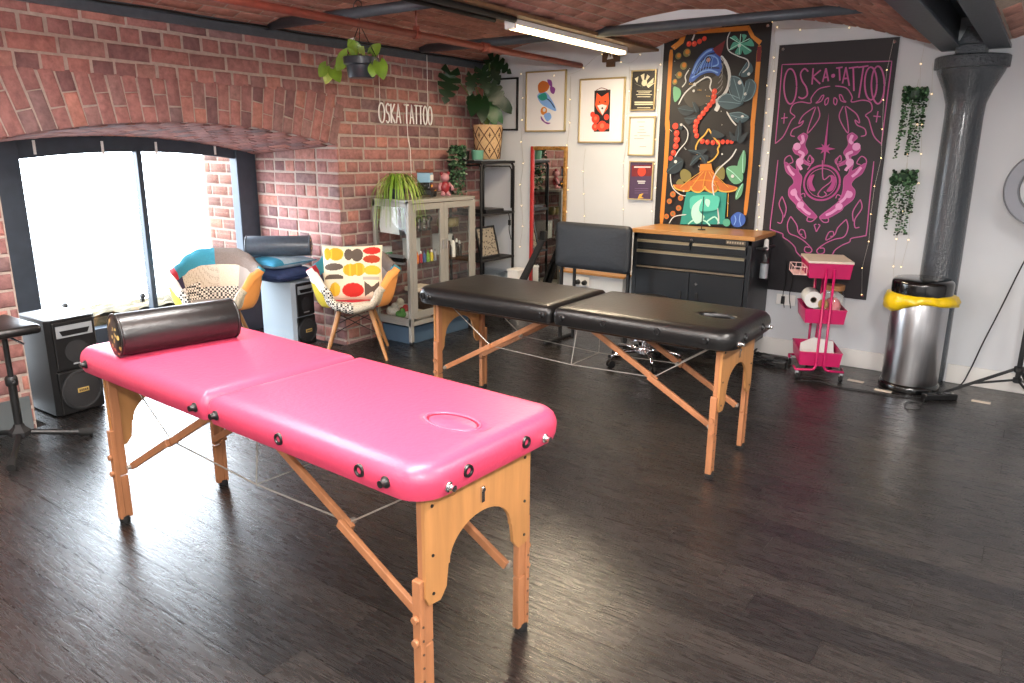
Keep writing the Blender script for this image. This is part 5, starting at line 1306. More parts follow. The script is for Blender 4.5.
# ================================================================== PLANTS ON THE CABINET AND RACK
def leaf_mesh(m, base, tip, nrm, wd, split=0, fold=.15, n=8, heart=.25):
    """a leaf blade from base to tip, wd wide, with optional side splits"""
    base, tip, nrm = Vector(base), Vector(tip), Vector(nrm).normalized(); ax = tip-base; L = ax.length; ax.normalize()
    side = nrm.cross(ax).normalized(); nn = ax.cross(side)
    mid = []; lf = []; rg = []
    for i in range(n+1):
        t = i/n; w_ = wd/2*math.sin(PI*min(1, (t*.92+.08))**.75)**.8 if t < 1 else 0
        droop = -L*.18*t*t
        c = base+ax*(L*t)+nn*droop
        if split and 3 < i < n-1 and i % 4 == 0: w_ *= 1-split*1.4
        back = -ax*(heart*L*.35*(1-t)**3)
        mid.append(c); lf.append(c+side*w_+nn*(w_*fold)+back); rg.append(c-side*w_+nn*(w_*fold)+back)
    vs = mid+lf+rg; N1 = n+1; fs = []
    for i in range(n): fs += [(i, i+1, N1+i+1, N1+i), (i+1, i, 2*N1+i, 2*N1+i+1)]
    m.add(vs, fs)

t = thing('potted_monstera', 'monstera plant in a woven patterned pot on top of the black rack', 'plant', (.2, -.20, 1.517))
m = M(); m.lathe([(.105, 0), (.112, .01), (.13, .15), (.138, .30), (.138, .315), (.128, .315), (.122, .27)], (0, 0, 0), 36)
pot = m.build('pot', mat('natural_basket', (206, 172, 128), .85, 0, 90, .12, .4), t, auto=50)
m = M(); m.lathe([(.124, .27), (0, .275)], (0, 0, 0), 24); m.build('soil', SOIL, t)
m = M()
def potp(a, z): r = .114+.026*(z/.31)+.002; return (r*math.cos(a), r*math.sin(a), z)
for k in range(8):
    a0 = 2*PI*k/8
    for zc in (.08, .22):
        dz, da = .072, 2*PI/16
        ring = [potp(a0+da*math.cos(q), zc+dz*math.sin(q)) for q in [0, PI/4, PI/2, 3*PI/4, PI, 5*PI/4, 3*PI/2, 7*PI/4]]
        dia = []
        for (q, w_) in ((0, 1), (1, 1), (2, 1), (3, 1)):
            for f in (0, .5):
                A_ = ((1, 0), (0, 1), (-1, 0), (0, -1))[q]; B_ = ((0, 1), (-1, 0), (0, -1), (1, 0))[q]
                dia.append(potp(a0+da*(A_[0]*(1-f)+B_[0]*f), zc+dz*(A_[1]*(1-f)+B_[1]*f)))
        m.tube(dia, .0055, 5, True)
        m.tube([potp(a0-.09, zc), potp(a0+.09, zc)], .005, 5); m.tube([potp(a0, zc-.022), potp(a0, zc+.022)], .005, 5)
m.build('woven_pattern', mat('dark_basket_straw', (92, 62, 44), .9), pot)
for i, (b, tp, nr, wd, sp_, ma) in enumerate((((-.10, -.42, .76), (-.04, -.56, .50), (.75, -.6, .2), .25, .5, LEAFD), ((.0, -.10, .80), (.10, -.13, .60), (.6, -.7, .4), .20, .45, LEAFD), ((.02, .00, .90), (.20, .12, .80), (.5, -.6, .6), .22, .5, LEAFD), ((.0, .04, .86), (.04, .16, .68), (.6, -.7, .4), .16, .3, LEAFD),
        ((.0, -.24, .74), (.03, -.30, .57), (.7, -.6, .3), .14, .3, LEAFD), ((.05, -.02, .66), (.16, .02, .47), (.7, -.7, .2), .22, .3, LEAFD), ((.02, -.22, .56), (.10, -.36, .40), (.7, -.6, .3), .18, .1, LEAFD), ((.02, -.12, .54), (.10, -.20, .34), (.7, -.6, .3), .17, .0, LEAFD),
        ((.02, -.02, .54), (.12, -.02, .30), (.75, -.6, .2), .16, 0, LEAF), ((.06, .08, .56), (.18, .18, .42), (.6, -.75, .2), .14, 0, LEAFD), ((.04, .04, .48), (.12, .08, .33), (.6, -.75, .2), .11, 0, LEAF))):
    wd *= .84
    m = M(); leaf_mesh(m, b, tp, nr, wd, sp_, .12, 20 if sp_ else 8, .6); lf = m.build('leaf', ma, t, True)
    m = M(); m.tube(spline([(0, 0, .28), (b[0]*.4, b[1]*.5, b[2]*.55+.14), b], 5), .005, 6); m.build('stalk', STEM, lf, True)

t = thing('spider_plant', 'bright green grassy plant in a pot on the cabinet top', 'plant', (.25, -1.50, 1.205))
m = M(); m.lathe([(.05, 0), (.055, .005), (.07, .075), (.065, .08), (.06, .07), (0, .065)], (0, 0, 0), 20); m.build('pot', TERRA, t, auto=50)
m = M(); rg = random.Random(11)
for i in range(150):
    a = rg.uniform(0, 2*PI); L = rg.uniform(.13, .27); up_ = rg.uniform(.05, .14); dn = rg.uniform(.02, .30) if math.sin(a) < .6 else rg.uniform(.0, .03)
    if math.cos(a) < -.3: L *= .6
    d_ = Vector((math.cos(a), math.sin(a), 0)); pts = spline([Vector((0, 0, .06))+d_*.02, d_*(L*.4)+Vector((0, 0, .07+up_)), d_*(L*.8)+Vector((0, 0, .06+up_*.6-dn*.2)), d_*L+Vector((0, 0, .05-dn))], 3)
    sd = Vector((-d_.y, d_.x, 0)); vs = []
    for k, p in enumerate(pts): w_ = .005*(1-(k/len(pts))**2)+.0006; vs += [p-sd*w_, p+sd*w_]
    m.cur = i % 2; m.add(vs, [(2*k, 2*k+1, 2*k+3, 2*k+2) for k in range(len(pts)-1)])
o = m.build('leaves', [LEAFL, LEAFY], t, True); o['kind'] = 'stuff'

# small toys on the cabinet top
t = thing('toy_vehicle', 'small black and yellow toy vehicle with a blue and white box on top', 'toy', (.27, -1.17, 1.205), .5); t.scale = (1.25, 1.25, 1.25)
m = M(); m.b2((-.05, -.06, .015), (.05, .09, .055), .006); m.build('chassis', BLK, t)
m = M(); m.b2((-.045, -.07, .055), (.045, .02, .10), .006); m.build('cab', BLKG, t)
m = M(); m.b2((-.045, -.065, .10), (.045, .03, .165), .004); m.build('box_body', mat('toy_blue', (130, 170, 196), .4), t)
m = M(); m.b2((-.05, -.07, .165), (.05, .03, .185), .003); m.build('box_roof', mat('toy_brown', (116, 64, 40), .5), t)
m = M(); m.b2((.046, -.06, .115), (.049, .02, .15)); m.build('window', WHT, t)
for y_ in (-.035, .06):
    for x_ in (-.05, .05): m = M(); m.disc((x_, y_, .02), .02, .016, X, 14); m.build('wheel', RUBBER, t)
m = M(); m.b2((.048, .05, .03), (.053, .085, .045)); m.b2((.048, -.05, .07), (.052, -.02, .085)); m.build('lamp', MATS['orange_cap'] if 'orange_cap' in MATS else mat('toy_yellow', (230, 160, 30), .4), t)
t = thing('figurine', 'small red and pink figurine on the cabinet top beside the hanging fern', 'figurine', (.28, -.93, 1.205), -.5)
FR, FP = mat('figurine_red', (134, 36, 44), .4), mat('figurine_pink', (176, 124, 130), .4)
m = M(); m.ball((0, 0, .075), .045, 14, 10, (.8, 1, 1.2)); m.build('body', FR, t, True)
m = M(); m.ball((0, 0, .16), .04, 14, 10); m.build('head', FP, t, True)
for s in (-1, 1):
    m = M(); m.ball((0, s*.032, .195), .016, 10, 7); m.build('ear', FR, t, True)
    m = M(); m.tube([(0, s*.035, .11), (.02, s*.06, .08), (.03, s*.06, .05)], [.014, .013, .015], 10); m.build('arm', FP, t, True)
    m = M(); m.tube([(0, s*.02, .04), (.02, s*.026, .0)], [.018, .02], 10); m.ball((.03, s*.026, .012), .018, 10, 7, (1.3, 1, .65)); m.build('leg', FP, t, True)

# ================================================================== BLACK RACK
rx0, rx1, ry0, ry1, rh = .03, .42, -.585, -.055, 1.505
t = thing('shelf_rack', 'black tubular shelf rack in the corner between the two walls', 'shelf', (0, 0, 0))
for x, fr in ((rx0+.012, 0), (rx1-.012, 1)):
    m = M(); pts = [(x, ry0+.012, .02), (x, ry0+.012, rh-.05), (x, ry0+.05, rh-.013), (x, ry1-.05, rh-.013), (x, ry1-.012, rh-.05), (x, ry1-.012, .02)]
    m.tube(pts, .013, 8); m.build('tube_frame', BLKM, t, True)
    m = M(); yy0, yy1 = ry0+.045, ry1-.045
    m.tube([(x, yy0, 1.06), (x, yy0, rh-.08), (x, yy0+.03, rh-.05), (x, yy1-.03, rh-.05), (x, yy1, rh-.08), (x, yy1, 1.06)], .007, 6); m.build('inner_rail', BLKM, t, True)
for zz in (rh, 1.03, .60, .2):
    m = M(); m.b2((rx0, ry0, zz-.022), (rx1, ry1, zz), .003); m.build('shelf', BLKM, t)
for x in (rx0+.012, rx1-.012):
    for y in (ry0+.012, ry1-.012): m = M(); m.tube([(x, y, 0), (x, y, .03)], .017, 10); m.build('foot', RUBBER, t)
m = M(); m.b2((rx1-.10, ry0+.02, rh+.001), (rx1-.0, ry1-.15, rh+.008), .002); tag(m.build('label_strip', LTGREY), 'grey board lying on top of the black rack', 'board')
m = M(); m.lathe([(.045, 0), (.052, .005), (.055, .06), (.057, .065), (.057, .085), (.05, .088), (0, .08)], (.31, -.50, rh+.008), 22); tag(m.build('candle_jar', MINTP, auto=40), 'small mint green lidded jar on the rack in front of the woven pot', 'jar')
t = thing('hanging_fern', 'dark trailing fern hanging from the rack over the cabinet end', 'plant', (.21, -.66, 1.50))
m = M(); m.lathe([(.04, 0), (.05, .005), (.058, .08), (.05, .08), (.0, .07)], (0, .075, .01), 18); m.build('pot', BLKG, t, auto=40)
m = M(); rg = random.Random(5)
for i in range(46):
    a = rg.uniform(0, 2*PI); L = rg.uniform(.10, .30); d_ = Vector((math.cos(a)*.8, math.sin(a)*.8-.25, 0)); r0 = rg.uniform(.02, .075)
    pts = spline([Vector((0, .06, .09)), d_*.06+Vector((0, .02, .13)), d_*r0*1.4+Vector((0, 0, .04)), d_*r0*1.4+Vector((rg.uniform(-.01, .01), 0, -L))], 4)
    for k, p in enumerate(pts[2:]):
        for s in (-1, 1):
            q = Vector((rg.uniform(-1, 1), rg.uniform(-1, 1), rg.uniform(-.6, .3))).normalized(); m.cur = rg.randrange(2)
            leaf_mesh(m, p, p+q*.028, (q.y, -q.x, .4), .018, 0, .1, 3, .1)
o = m.build('fronds', [LEAFD, LEAFT], t); o['kind'] = 'stuff'
# framed picture, box and tub on the rack
t = thing('picture_frame', 'black framed picture leaning on the middle shelf of the rack', 'picture', (.30, -.36, .603), 0)
ax = Matrix.Rotation(math.radians(-14), 3, 'Y')
m = M(); m.T = Matrix.Translation((.05, 0, 0)) @ Matrix.Rotation(math.radians(-14), 4, 'Y')
for lo, hi in (((-.01, -.15, 0), (.01, -.13, .30)), ((-.01, .13, 0), (.01, .15, .30)), ((-.01, -.13, 0), (.01, .13, .02)), ((-.01, -.13, .28), (.01, .13, .30))): m.b2(lo, hi, .002)
m.build('frame', BLK, t)
m2 = M(); m2.T = m.T; m2.b2((-.006, -.132, .018), (.003, .132, .282)); m2.build('print', pattern_mat('flash_sheet', 'blot', (150, 140, 124), (60, 52, 46), 40), t)
m = M(); m.b2((.06, -.50, 1.031), (.41, -.22, 1.065), .004); tag(m.build('console_box', BLK), 'flat black box on the upper shelf of the rack', 'box')
t = thing('storage_tub', 'clear plastic tub on the low shelf of the rack', 'tub', (.22, -.31, .201))
m = M(); m.b2((-.15, -.2, 0), (.15, .2, .006)); m.b2((-.155, -.205, 0), (-.15, .205, .24)); m.b2((.15, -.205, 0), (.155, .205, .24)); m.b2((-.15, -.205, 0), (.15, -.2, .24)); m.b2((-.15, .2, 0), (.15, .205, .24)); m.build('body', JAR, t)
m = M(); m.b2((-.16, -.21, .24), (.16, .21, .255), .004); m.build('lid', JAR, t)
m = M(); m.b2((-.12, -.16, .01), (.12, .0, .14)); m.b2((-.1, .02, .01), (.1, .16, .19)); m.build('contents', PAPER, t)
m = M(); m.tube(spline([(.425, -.17, 1.02), (.43, -.15, .95), (.43, -.16, .86), (.432, -.13, .76)], 6), .004, 6); m.b2((.42, -.165, .90), (.44, -.145, .95)); tag(m.build('cable', BLK), 'short black cable with a plug hanging on the rack', 'cable')

# ================================================================== WALL HANGINGS AND FLAT ART
PAL = dict(orange=(206, 128, 44), darkred=(110, 28, 34), dusk=(62, 58, 52), pale=(206, 208, 206), blue=(54, 92, 176), skyblue=(124, 168, 226), navy=(22, 34, 78), olive=(124, 116, 64), green=(104, 164, 126), teal=(78, 158, 134), slate=(64, 88, 98), darkslate=(38, 50, 58), red=(208, 62, 40), brightred=(240, 110, 80), gold=(222, 172, 70), teal2=(40, 142, 130), mint=(176, 230, 212), brownorange=(188, 104, 44), pinkline=(176, 84, 140), pinkfill=(166, 62, 128), pinkpale=(216, 150, 196), purple=(128, 62, 140), black=(26, 22, 24), foxorange=(224, 84, 40), cream=(206, 200, 170), greyink=(120, 116, 112), purple2=(120, 96, 128), leafedge=(110, 140, 150), tealglow=(80, 190, 170), greyfeather=(120, 118, 116))
def art(name, data, y0, parent, dy=.0002):
    """flat print: filled shapes, painted lines and dots, each a hair in front of the last"""
    m = M(); cols = []; y = y0
    for e in data:
        if e[1] not in cols: cols.append(e[1])
        m.cur = cols.index(e[1]); y -= dy
        if e[0] == 'p':
            pts = [Vector(p) for p in e[2]]
            if e[3]: pts = spline(pts, 4, True)
            m.add([(p[0], y, p[1]) for p in pts], [list(range(len(pts)))])
        elif e[0] == 's':
            pts = [Vector(p) for p in e[2]]
            if len(pts) > 2: pts = spline(pts, 5)
            w_ = e[3]/2; vs = []; n = len(pts)
            for i, p in enumerate(pts):
                tg = (pts[min(i+1, n-1)]-pts[max(i-1, 0)]); tg = tg.normalized() if tg.length > 1e-6 else Vector((1, 0)); q = Vector((-tg.y, tg.x))
                f = 1 if 0 < i < n-1 or n == 2 else .6
                vs += [(p.x+q.x*w_*f, y, p.y+q.y*w_*f), (p.x-q.x*w_*f, y, p.y-q.y*w_*f)]
            m.add(vs, [(2*i, 2*i+1, 2*i+3, 2*i+2) for i in range(n-1)])
        else:
            (cx, cz), r = e[2], e[3]; n = 16; m.add([(cx+r*math.cos(2*PI*k/n), y, cz+r*math.sin(2*PI*k/n)) for k in range(n)], [list(range(n))])
    for k, f in enumerate(m.f):      # all face the room
        a, b, c_ = (m.v[i] for i in f[:3])
    o = m.build(name, [mat('print_ink_'+c, PAL[c], .6) for c in cols], parent, fixn=False); return o
def banner(label, x0, x1, z0, z1, ma, rings, sag=.004):
    t = thing('banner', label, 'banner', (0, 0, 0))
    m = M(); m.b2((x0, -.010, z0), (x1, -.004, z1)); m.build('cloth', ma, t)
    for x in (x0+.03, x1-.03):
        for z in (z1-.03, z0+.03): m = M(); m.disc((x, -.012, z), .011, .004, Y, 14); m.build('grommet', CHROME, t)
    return t
BB = mat('black_banner_vinyl', (25, 20, 26), .55, 0, 4, .1, .1)
t = banner('tall banner painted with a blue bird, red beads and a glowing lantern', 1.875, 2.745, .72, 2.56, mat('dark_banner_print', (17, 14, 16), .55), 1); art('print', PEACOCK_ART, -.0105, t)
t = banner('black banner with pink ornament and pink lettering, right of the bird banner', 2.815, 3.636, .53, 2.385, BB, 1); art('print', BANNER_ART, -.0105, t)

def framed(label, x0, x1, z0, z1, fr, fw_, back, data, nm='picture_frame', cat='picture'):
    t = thing(nm, label, cat, (0, 0, 0))
    m = M(); m.b2((x0, -.022, z0), (x0+fw_, -.001, z1), .002); m.b2((x1-fw_, -.022, z0), (x1, -.001, z1), .002); m.b2((x0, -.022, z0), (x1, -.001, z0+fw_), .002); m.b2((x0, -.022, z1-fw_), (x1, -.001, z1), .002); m.build('frame', fr, t)
    m = M(); m.b2((x0+fw_*.6, -.012, z0+fw_*.6), (x1-fw_*.6, -.003, z1-fw_*.6)); m.build('mount', back, t)
    if data: art('print', data, -.0125, t)
    return t
PW = mat('print_paper', (222, 221, 222), .5)
framed('framed print of a blue and purple bird, left of the fox print', .505, .947, 1.771, 2.309, BRASSF, .014, PW, BIRD_ART)
framed('framed print of a red fox above roses', 1.087, 1.54, 1.671, 2.22, BRASSF, .014, PW, FOX_ART)
framed('small black framed certificate with a pale emblem, topmost of three', 1.592, 1.823, 1.938, 2.266, BRASSF, .010, mat('certificate_black', (34, 32, 30), .5), EMBLEM_ART)
framed('small framed white letter, middle one of three', 1.592, 1.838, 1.565, 1.892, BRASSF, .012, PAPER, LETTER_ART)
framed('small framed purple flyer with a red top, lowest of three', 1.612, 1.843, 1.19, 1.52, BRASSF, .010, mat('flyer_purple', (72, 52, 80), .5), FLYER_ART)
framed('narrow black framed print half hidden behind the monstera', .13, .415, 1.785, 2.266, BLK, .016, mat('pale_grey_print', (190, 194, 198), .5), [])
# mirror
t = thing('mirror', 'tall mirror in a carved gilt frame, red on its left edge', 'mirror', (0, 0, 0))
m = M(); m.b2((.60, -.012, .1), (.955, -.004, 1.615)); m.build('glass', MIRROR, t)
m = M(); m.b2((.945, -.03, .1), (.978, -.001, 1.64), .006); m.b2((.60, -.03, 1.605), (.96, -.001, 1.64), .006)
rg = random.Random(2)
for k in range(44): m.ball((.962+rg.uniform(-.006, .006), -.03, .14+k*.034), .011, 7, 5)
for k in range(10): m.ball((.62+k*.034, -.03, 1.622+rg.uniform(-.004, .004)), .010, 7, 5)
m.build('frame', GOLDF, t)
m = M(); m.b2((.578, -.03, .1), (.606, -.001, 1.64), .005); m.build('red_edge', mat('red_lacquer', (170, 36, 34), .4), t)
# cross-shaped ornament
t = thing('wall_ornament', 'small brown wooden cross-shaped ornament under the ceiling beam', 'ornament', (0, 0, 0))
m = M(); m.b2((1.352, -.03, 2.306), (1.43, -.002, 2.45), .003); m.b2((1.312, -.032, 2.345), (1.474, -.004, 2.42), .003); m.build('body', mat('carved_brown', (92, 66, 44), .6), t)
m = M(); m.prism([(-.03, -.02), (-.012, .025), (.0, -.01), (.014, .03), (.03, -.015)], (1.393, -.034, 2.385), X, Z, Y, -.003); m.build('inlay', WHT, t)
# trailing plants on the wall
def string_plant(label, xc, zt, wd, L, seed):
    t = thing('trailing_plant', label, 'plant', (xc, -.05, zt)); rg = random.Random(seed)
    m = M(); m.lathe([(.03, -.055), (.045, -.05), (.052, -.005), (.045, 0), (.0, -.01)], (0, 0, 0), 16); m.build('pot', LEAFD, t, auto=40)
    m = M()
    for i in range(130): m.cur = i % 2; m.ball((rg.uniform(-wd, wd)*.55, rg.uniform(-.045, .03), rg.uniform(-.075, .02)), rg.uniform(.009, .015), 6, 4)
    for k in range(9):
        x = (-1+2*k/8)*wd*.5+rg.uniform(-.012, .012); ln = L*rg.uniform(.5, 1) if k not in (1, 5) else L*rg.uniform(.85, 1); z = -.03
        y = rg.uniform(-.04, .01); dx = x
        while z > -ln:
            dx += rg.uniform(-.004, .004)+(x*.004); m.cur = rg.randrange(2)
            for s in (-1, 1): m.ball((dx+s*.006+rg.uniform(-.005, .005), y+rg.uniform(-.008, .008), z+rg.uniform(-.008, .008)), rg.uniform(.0045, .0085), 5, 4, (1.2, .8, .9))
            z -= .0155
    o = m.build('strands', [LEAFT, LEAFD], t); o['kind'] = 'stuff'
    m = M(); m.tube([(0, .03, .02), (0, .04, .075)], .0015, 5); m.build('hook', WIRE, t)
string_plant('upper trailing string plant on the white wall beside the column', 3.787, 2.025, .135, .45, 1)
string_plant('lower trailing string plant on the white wall beside the column', 3.787, 1.465, .15, .45, 8)

# ================================================================== HANGING SIGN AND BASKET
STROKES = {'O': [[(math.cos(k*PI/8)*.5+.5, math.sin(k*PI/8)*.5+.5) for k in range(17)]], 'S': [[(.95, .88), (.6, 1), (.15, .85), (.2, .6), (.75, .42), (.85, .15), (.45, 0), (.05, .12)]],
           'K': [[(.05, 0), (.05, 1)], [(.95, 1), (.08, .48), (.95, 0)]], 'A': [[(0, 0), (.5, 1), (1, 0)], [(.2, .35), (.8, .35)]], 'T': [[(0, 1), (1, 1)], [(.5, 1), (.5, 0)]]}
t = thing('lettering_sign', 'white hanging letters reading OSKA TATTOO on the brick wall', 'sign', (0, 0, 0))
y = -1.475; L_ = (-.80+1.475)
adv = [('O', .074), ('S', .052), ('K', .055), ('A', .06), (' ', .028), ('T', .062), ('A', .052), ('T', .05), ('T', .05), ('O', .056), ('O', .056)]
tot = sum(a for _, a in adv); yy = -1.475
for c_, a in adv:
    w_ = a/tot*L_; h_ = .155
    if c_ != ' ':
        m = M()
        for st_ in STROKES[c_]:
            pts = [(.034, yy+w_*.10+p[0]*w_*.78, 1.815+p[1]*h_) for p in st_]; m.tube(spline(pts, 3) if c_ in 'OS' else pts, .0065, 6)
        m.build('letter', SIGNW, t)
    yy += w_
m = M()
for y_ in (-1.45, -.86): m.tube([(.034, y_, 1.97), (.034, y_, 2.40)], .0022, 5)
m.tube(spline([(.034, -1.13, 1.82), (.03, -1.12, 1.7), (.034, -1.10, 1.6), (.03, -1.09, 1.4), (.03, -1.08, 1.28)], 5), .003, 5)
m.build('cord', SIGNW, t)['kind'] = 'stuff'

t = thing('hanging_basket', 'dark hanging pot of trailing pothos near the red pipe', 'plant', (.93, -2.5, 2.04)); t.scale = (1.08, 1.08, 1.08)
m = M(); m.lathe([(.072, 0), (.078, .006), (.088, .07), (.102, .078), (.106, .115), (.1, .118), (.094, .1), (0, .095)], (0, 0, 0), 28); m.build('pot', TERRA, t, auto=40)
m = M()
for k in range(3): a = 2*PI*k/3+.4; m.tube([(.1*math.cos(a), .1*math.sin(a), .11), (0, 0, .30)], .0025, 5)
m.tube([(0, 0, .30), (0, 0, .33), (-.01, 0, .40)]+[(-.01+.0+.035*math.cos(q), 0, .395+.0+.035*math.sin(q)) for q in [i*PI/6 for i in range(0, 7)]], .003, 6)
m.build('hanger', BLK, t)
m = M(); m.prism([(-.02, 0), (.022, .005), (.016, .075), (-.024, .07)], (-.035, -.03, .15), X, Z, Y, .002); m.build('plant_tag', PAPER, t)
rg = random.Random(4)
for i, (b, tp, wd, ma) in enumerate((((-.05, -.06, .13), (-.13, -.09, .04), .085, LEAFY), ((.0, -.06, .14), (.05, -.10, .19), .07, LEAFY), ((.02, -.05, .14), (.0, -.09, .21), .08, LEAFY), ((.06, -.05, .13), (.10, -.08, .16), .06, LEAFL),
      ((-.27, -.03, .08), (-.33, -.05, .02), .075, LEAFY), ((-.22, -.02, .06), (-.15, -.04, -.01), .08, LEAFY), ((-.28, 0, .04), (-.29, -.03, -.02), .06, LEAFL), ((.15, .0, .08), (.20, -.02, -.01), .085, LEAFY), ((.12, -.02, .06), (.13, -.04, .0), .06, LEAFY), ((.03, .06, .14), (.08, .08, .20), .07, LEAFY))):
    m = M(); leaf_mesh(m, b, tp, (.6, -.7, .35), wd, 0, .2, 8, .7); lf = m.build('leaf', ma, t, True)
    s0 = Vector((0, 0, .10)); m = M(); m.tube(spline([s0, Vector(b)*.5+Vector((0, 0, .10)), b], 4), .002, 5); m.build('stalk', STEM, lf, True)

# ================================================================== CEILING LAMP
t = thing('ceiling_lamp', 'lit fluorescent batten lamp under the iron beam', 'lamp', (1.70, -1.17, 2.40))
m = M(); m.b2((-.04, -.78, -.03), (.04, .78, .004), .004); m.build('housing', WHT, t)
m = M(); m.b2((-.033, -.755, -.055), (.033, .755, -.028), .01); m.build('diffuser', TUBE, t)
for s in (-1, 1): m = M(); m.b2((-.038, s*.768-.013, -.055), (.038, s*.768+.013, -.0), .003); m.build('end_cap', WHT, t)
m = M(); m.tube([(1.62, -2.0, 2.395), (1.62, -3.5, 2.395)], .014, 8); m.tube([(1.76, -1.98, 2.392), (1.76, -4, 2.392)], .022, 8); tag(m.build('conduit', BLKM, None, True), 'black conduits under the beam in front of the lamp', 'conduit')

# fairy lights pinned on the white wall
t = thing('fairy_lights', 'string of tiny warm fairy lights hanging on the white wall', 'lights', (0, 0, 0))
m = M(); mb = M(); rg = random.Random(9)
top = spline([(.45, -.006, 2.30), (1.0, -.006, 2.27), (1.3, -.006, 2.42), (1.58, -.006, 2.33), (1.86, -.02, 2.57), (2.3, -.016, 2.565), (2.75, -.016, 2.56), (2.83, -.006, 2.50), (3.3, -.016, 2.475), (3.76, -.016, 2.46), (3.80, -.006, 2.35)], 6); m.tube(top, .0012, 4)
for x, z0, z1, yy in ((.47, 2.28, .85, -.006), (.985, 2.25, .55, -.006), (1.16, 1.62, .95, -.006), (1.565, 2.3, .9, -.006), (1.858, 2.5, 1.0, -.008), (2.765, 2.5, 1.05, -.006), (2.79, 2.4, .95, -.018), (3.60, 2.37, .62, -.018), (3.80, 2.4, .75, -.006), (3.86, 2.2, .85, -.006)):
    z = z0; px_ = x
    while z > z1:
        nx = x+rg.uniform(-.02, .02); m.tube([(px_, yy, z), (nx, yy, z-.2)], .0012, 4, cap=False); px_ = nx; z -= .2; mb.ball((nx, yy-.006, z), .004, 6, 5)
for p in top[::4]: mb.ball(p-Vector((0, .008, .006)), .004, 6, 5)
o = m.build('wire', WIRE, t); o = mb.build('bulbs', BULB, t); o['kind'] = 'stuff'

# ================================================================== TOOL CHEST, PANEL, STOOL
hx0, hx1, hy0, hy1 = 1.935, 2.905, -.525, -.03
t = thing('tool_chest', 'black steel tool chest with wooden top against the white wall', 'tool chest', (0, 0, 0))
m = M(); m.b2((hx0, hy0+.02, .13), (hx1, hy1, .965), .006); m.b2((hx0, hy0+.004, .13), (hx0+.035, hy0+.03, .965), .003); m.b2((hx1-.035, hy0+.004, .13), (hx1, hy0+.03, .965), .003); m.b2((hx0, hy0+.004, .925), (hx1, hy0+.03, .965), .003); m.build('body', BLKST, t)
m = M(); m.b2((hx0-.012, hy0-.012, .965), (hx1+.02, hy1+.01, .998), .004); m.build('worktop', WOODT, t)
xm = hx0+.50
def drawer(x0, x1, z0, z1):
    m = M(); m.b2((x0, hy0-.002, z0), (x1, hy0+.02, z1), .003); d_ = m.build('drawer', BLKST, t)
    m = M(); m.b2((x0+.004, hy0-.020, z1-.016), (x1-.004, hy0+.0, z1-.002), .003); m.b2((x0+.004, hy0-.02, z1-.022), (x1-.004, hy0-.016, z1-.004)); m.build('pull', ALU, d_)
drawer(hx0+.04, xm-.012, .852, .918); drawer(xm+.012, hx1-.04, .852, .918); drawer(hx0+.04, hx1-.04, .715, .835)
m = M(); m.b2((hx0+.04, hy0-.004, .688), (hx1-.04, hy0+.01, .703), .003); m.build('divider_strip', mat('dull_bronze_trim', (120, 108, 92), .4, .6), t)
for a, b, hxk in ((hx0+.04, xm-.002, xm-.07), (xm+.002, hx1-.04, xm+.07)):
    m = M(); m.b2((a, hy0-.002, .17), (b, hy0+.02, .68), .003); d_ = m.build('door', BLKST, t)
    m = M(); m.b2((hxk-.012, hy0-.012, .40), (hxk+.012, hy0, .53), .004); m.build('handle', BLK, d_)
m = M(); m.disc((xm+.06, hy0-.004, .60), .011, .008, Y, 14); m.disc((xm, hy0-.0, .94), .011, .02, Y, 14); m.build('lock', CHROME, t)
m = M(); m.b2((hx1-.20, hy0-.001, .928), (hx1-.05, hy0+.005, .958), .002); bd = m.build('maker_plate', mat('plate_grey', (110, 104, 92), .4, .5), t)
m = M()
for k in range(7): m.b2((hx1-.19+k*.019, hy0-.003, .936), (hx1-.178+k*.019, hy0-.0005, .95))
m.build('plate_print', ALU, bd)['kind'] = 'stuff'
for x in (hx0+.09, hx1-.09):
    for y in (hy0+.09, hy1-.09):
        m = M(); m.disc((x, y, .055), .055, .035, X, 20); m.build('castor', RUBBER, t)
        m = M(); m.b2((x-.03, y-.035, .06), (x+.03, y+.035, .13), .004); m.build('castor_fork', STEEL, t)
m = M(); m.tube([(hx1, hy0+.12, .90), (hx1+.05, hy0+.12, .90), (hx1+.05, hy1-.12, .90), (hx1, hy1-.12, .90)], .011, 8); m.build('side_handle', BLK, t)
t = thing('spray_bottle', 'clear bottle with a white cap hanging on the side of the tool chest', 'bottle', (hx1+.045, hy0+.2, .66))
m = M(); m.lathe([(.03, 0), (.036, .01), (.036, .17), (.02, .22), (.016, .23)], (0, 0, 0), 18); m.build('body', JAR, t, auto=40)
m = M(); m.lathe([(.031, .01), (.031, .12), (0, .12)], (0, 0, 0), 14); m.build('content', mat('bottle_content', (168, 172, 176), .3), t, auto=40)
m = M(); m.lathe([(.018, .225), (.02, .24), (.016, .3), (0, .31)], (0, 0, 0), 14); m.build('cap', WHT, t, auto=40)
m = M(); m.tube([(2.42, -.30, .998), (2.42, -.30, 1.26)], .004, 8); m.lathe([(.03, 0), (.03, .006), (0, .008)], (2.42, -.30, .998), 14); tag(m.build('pen_stand', BLK), 'thin black upright rod standing on the tool chest top', 'rod')

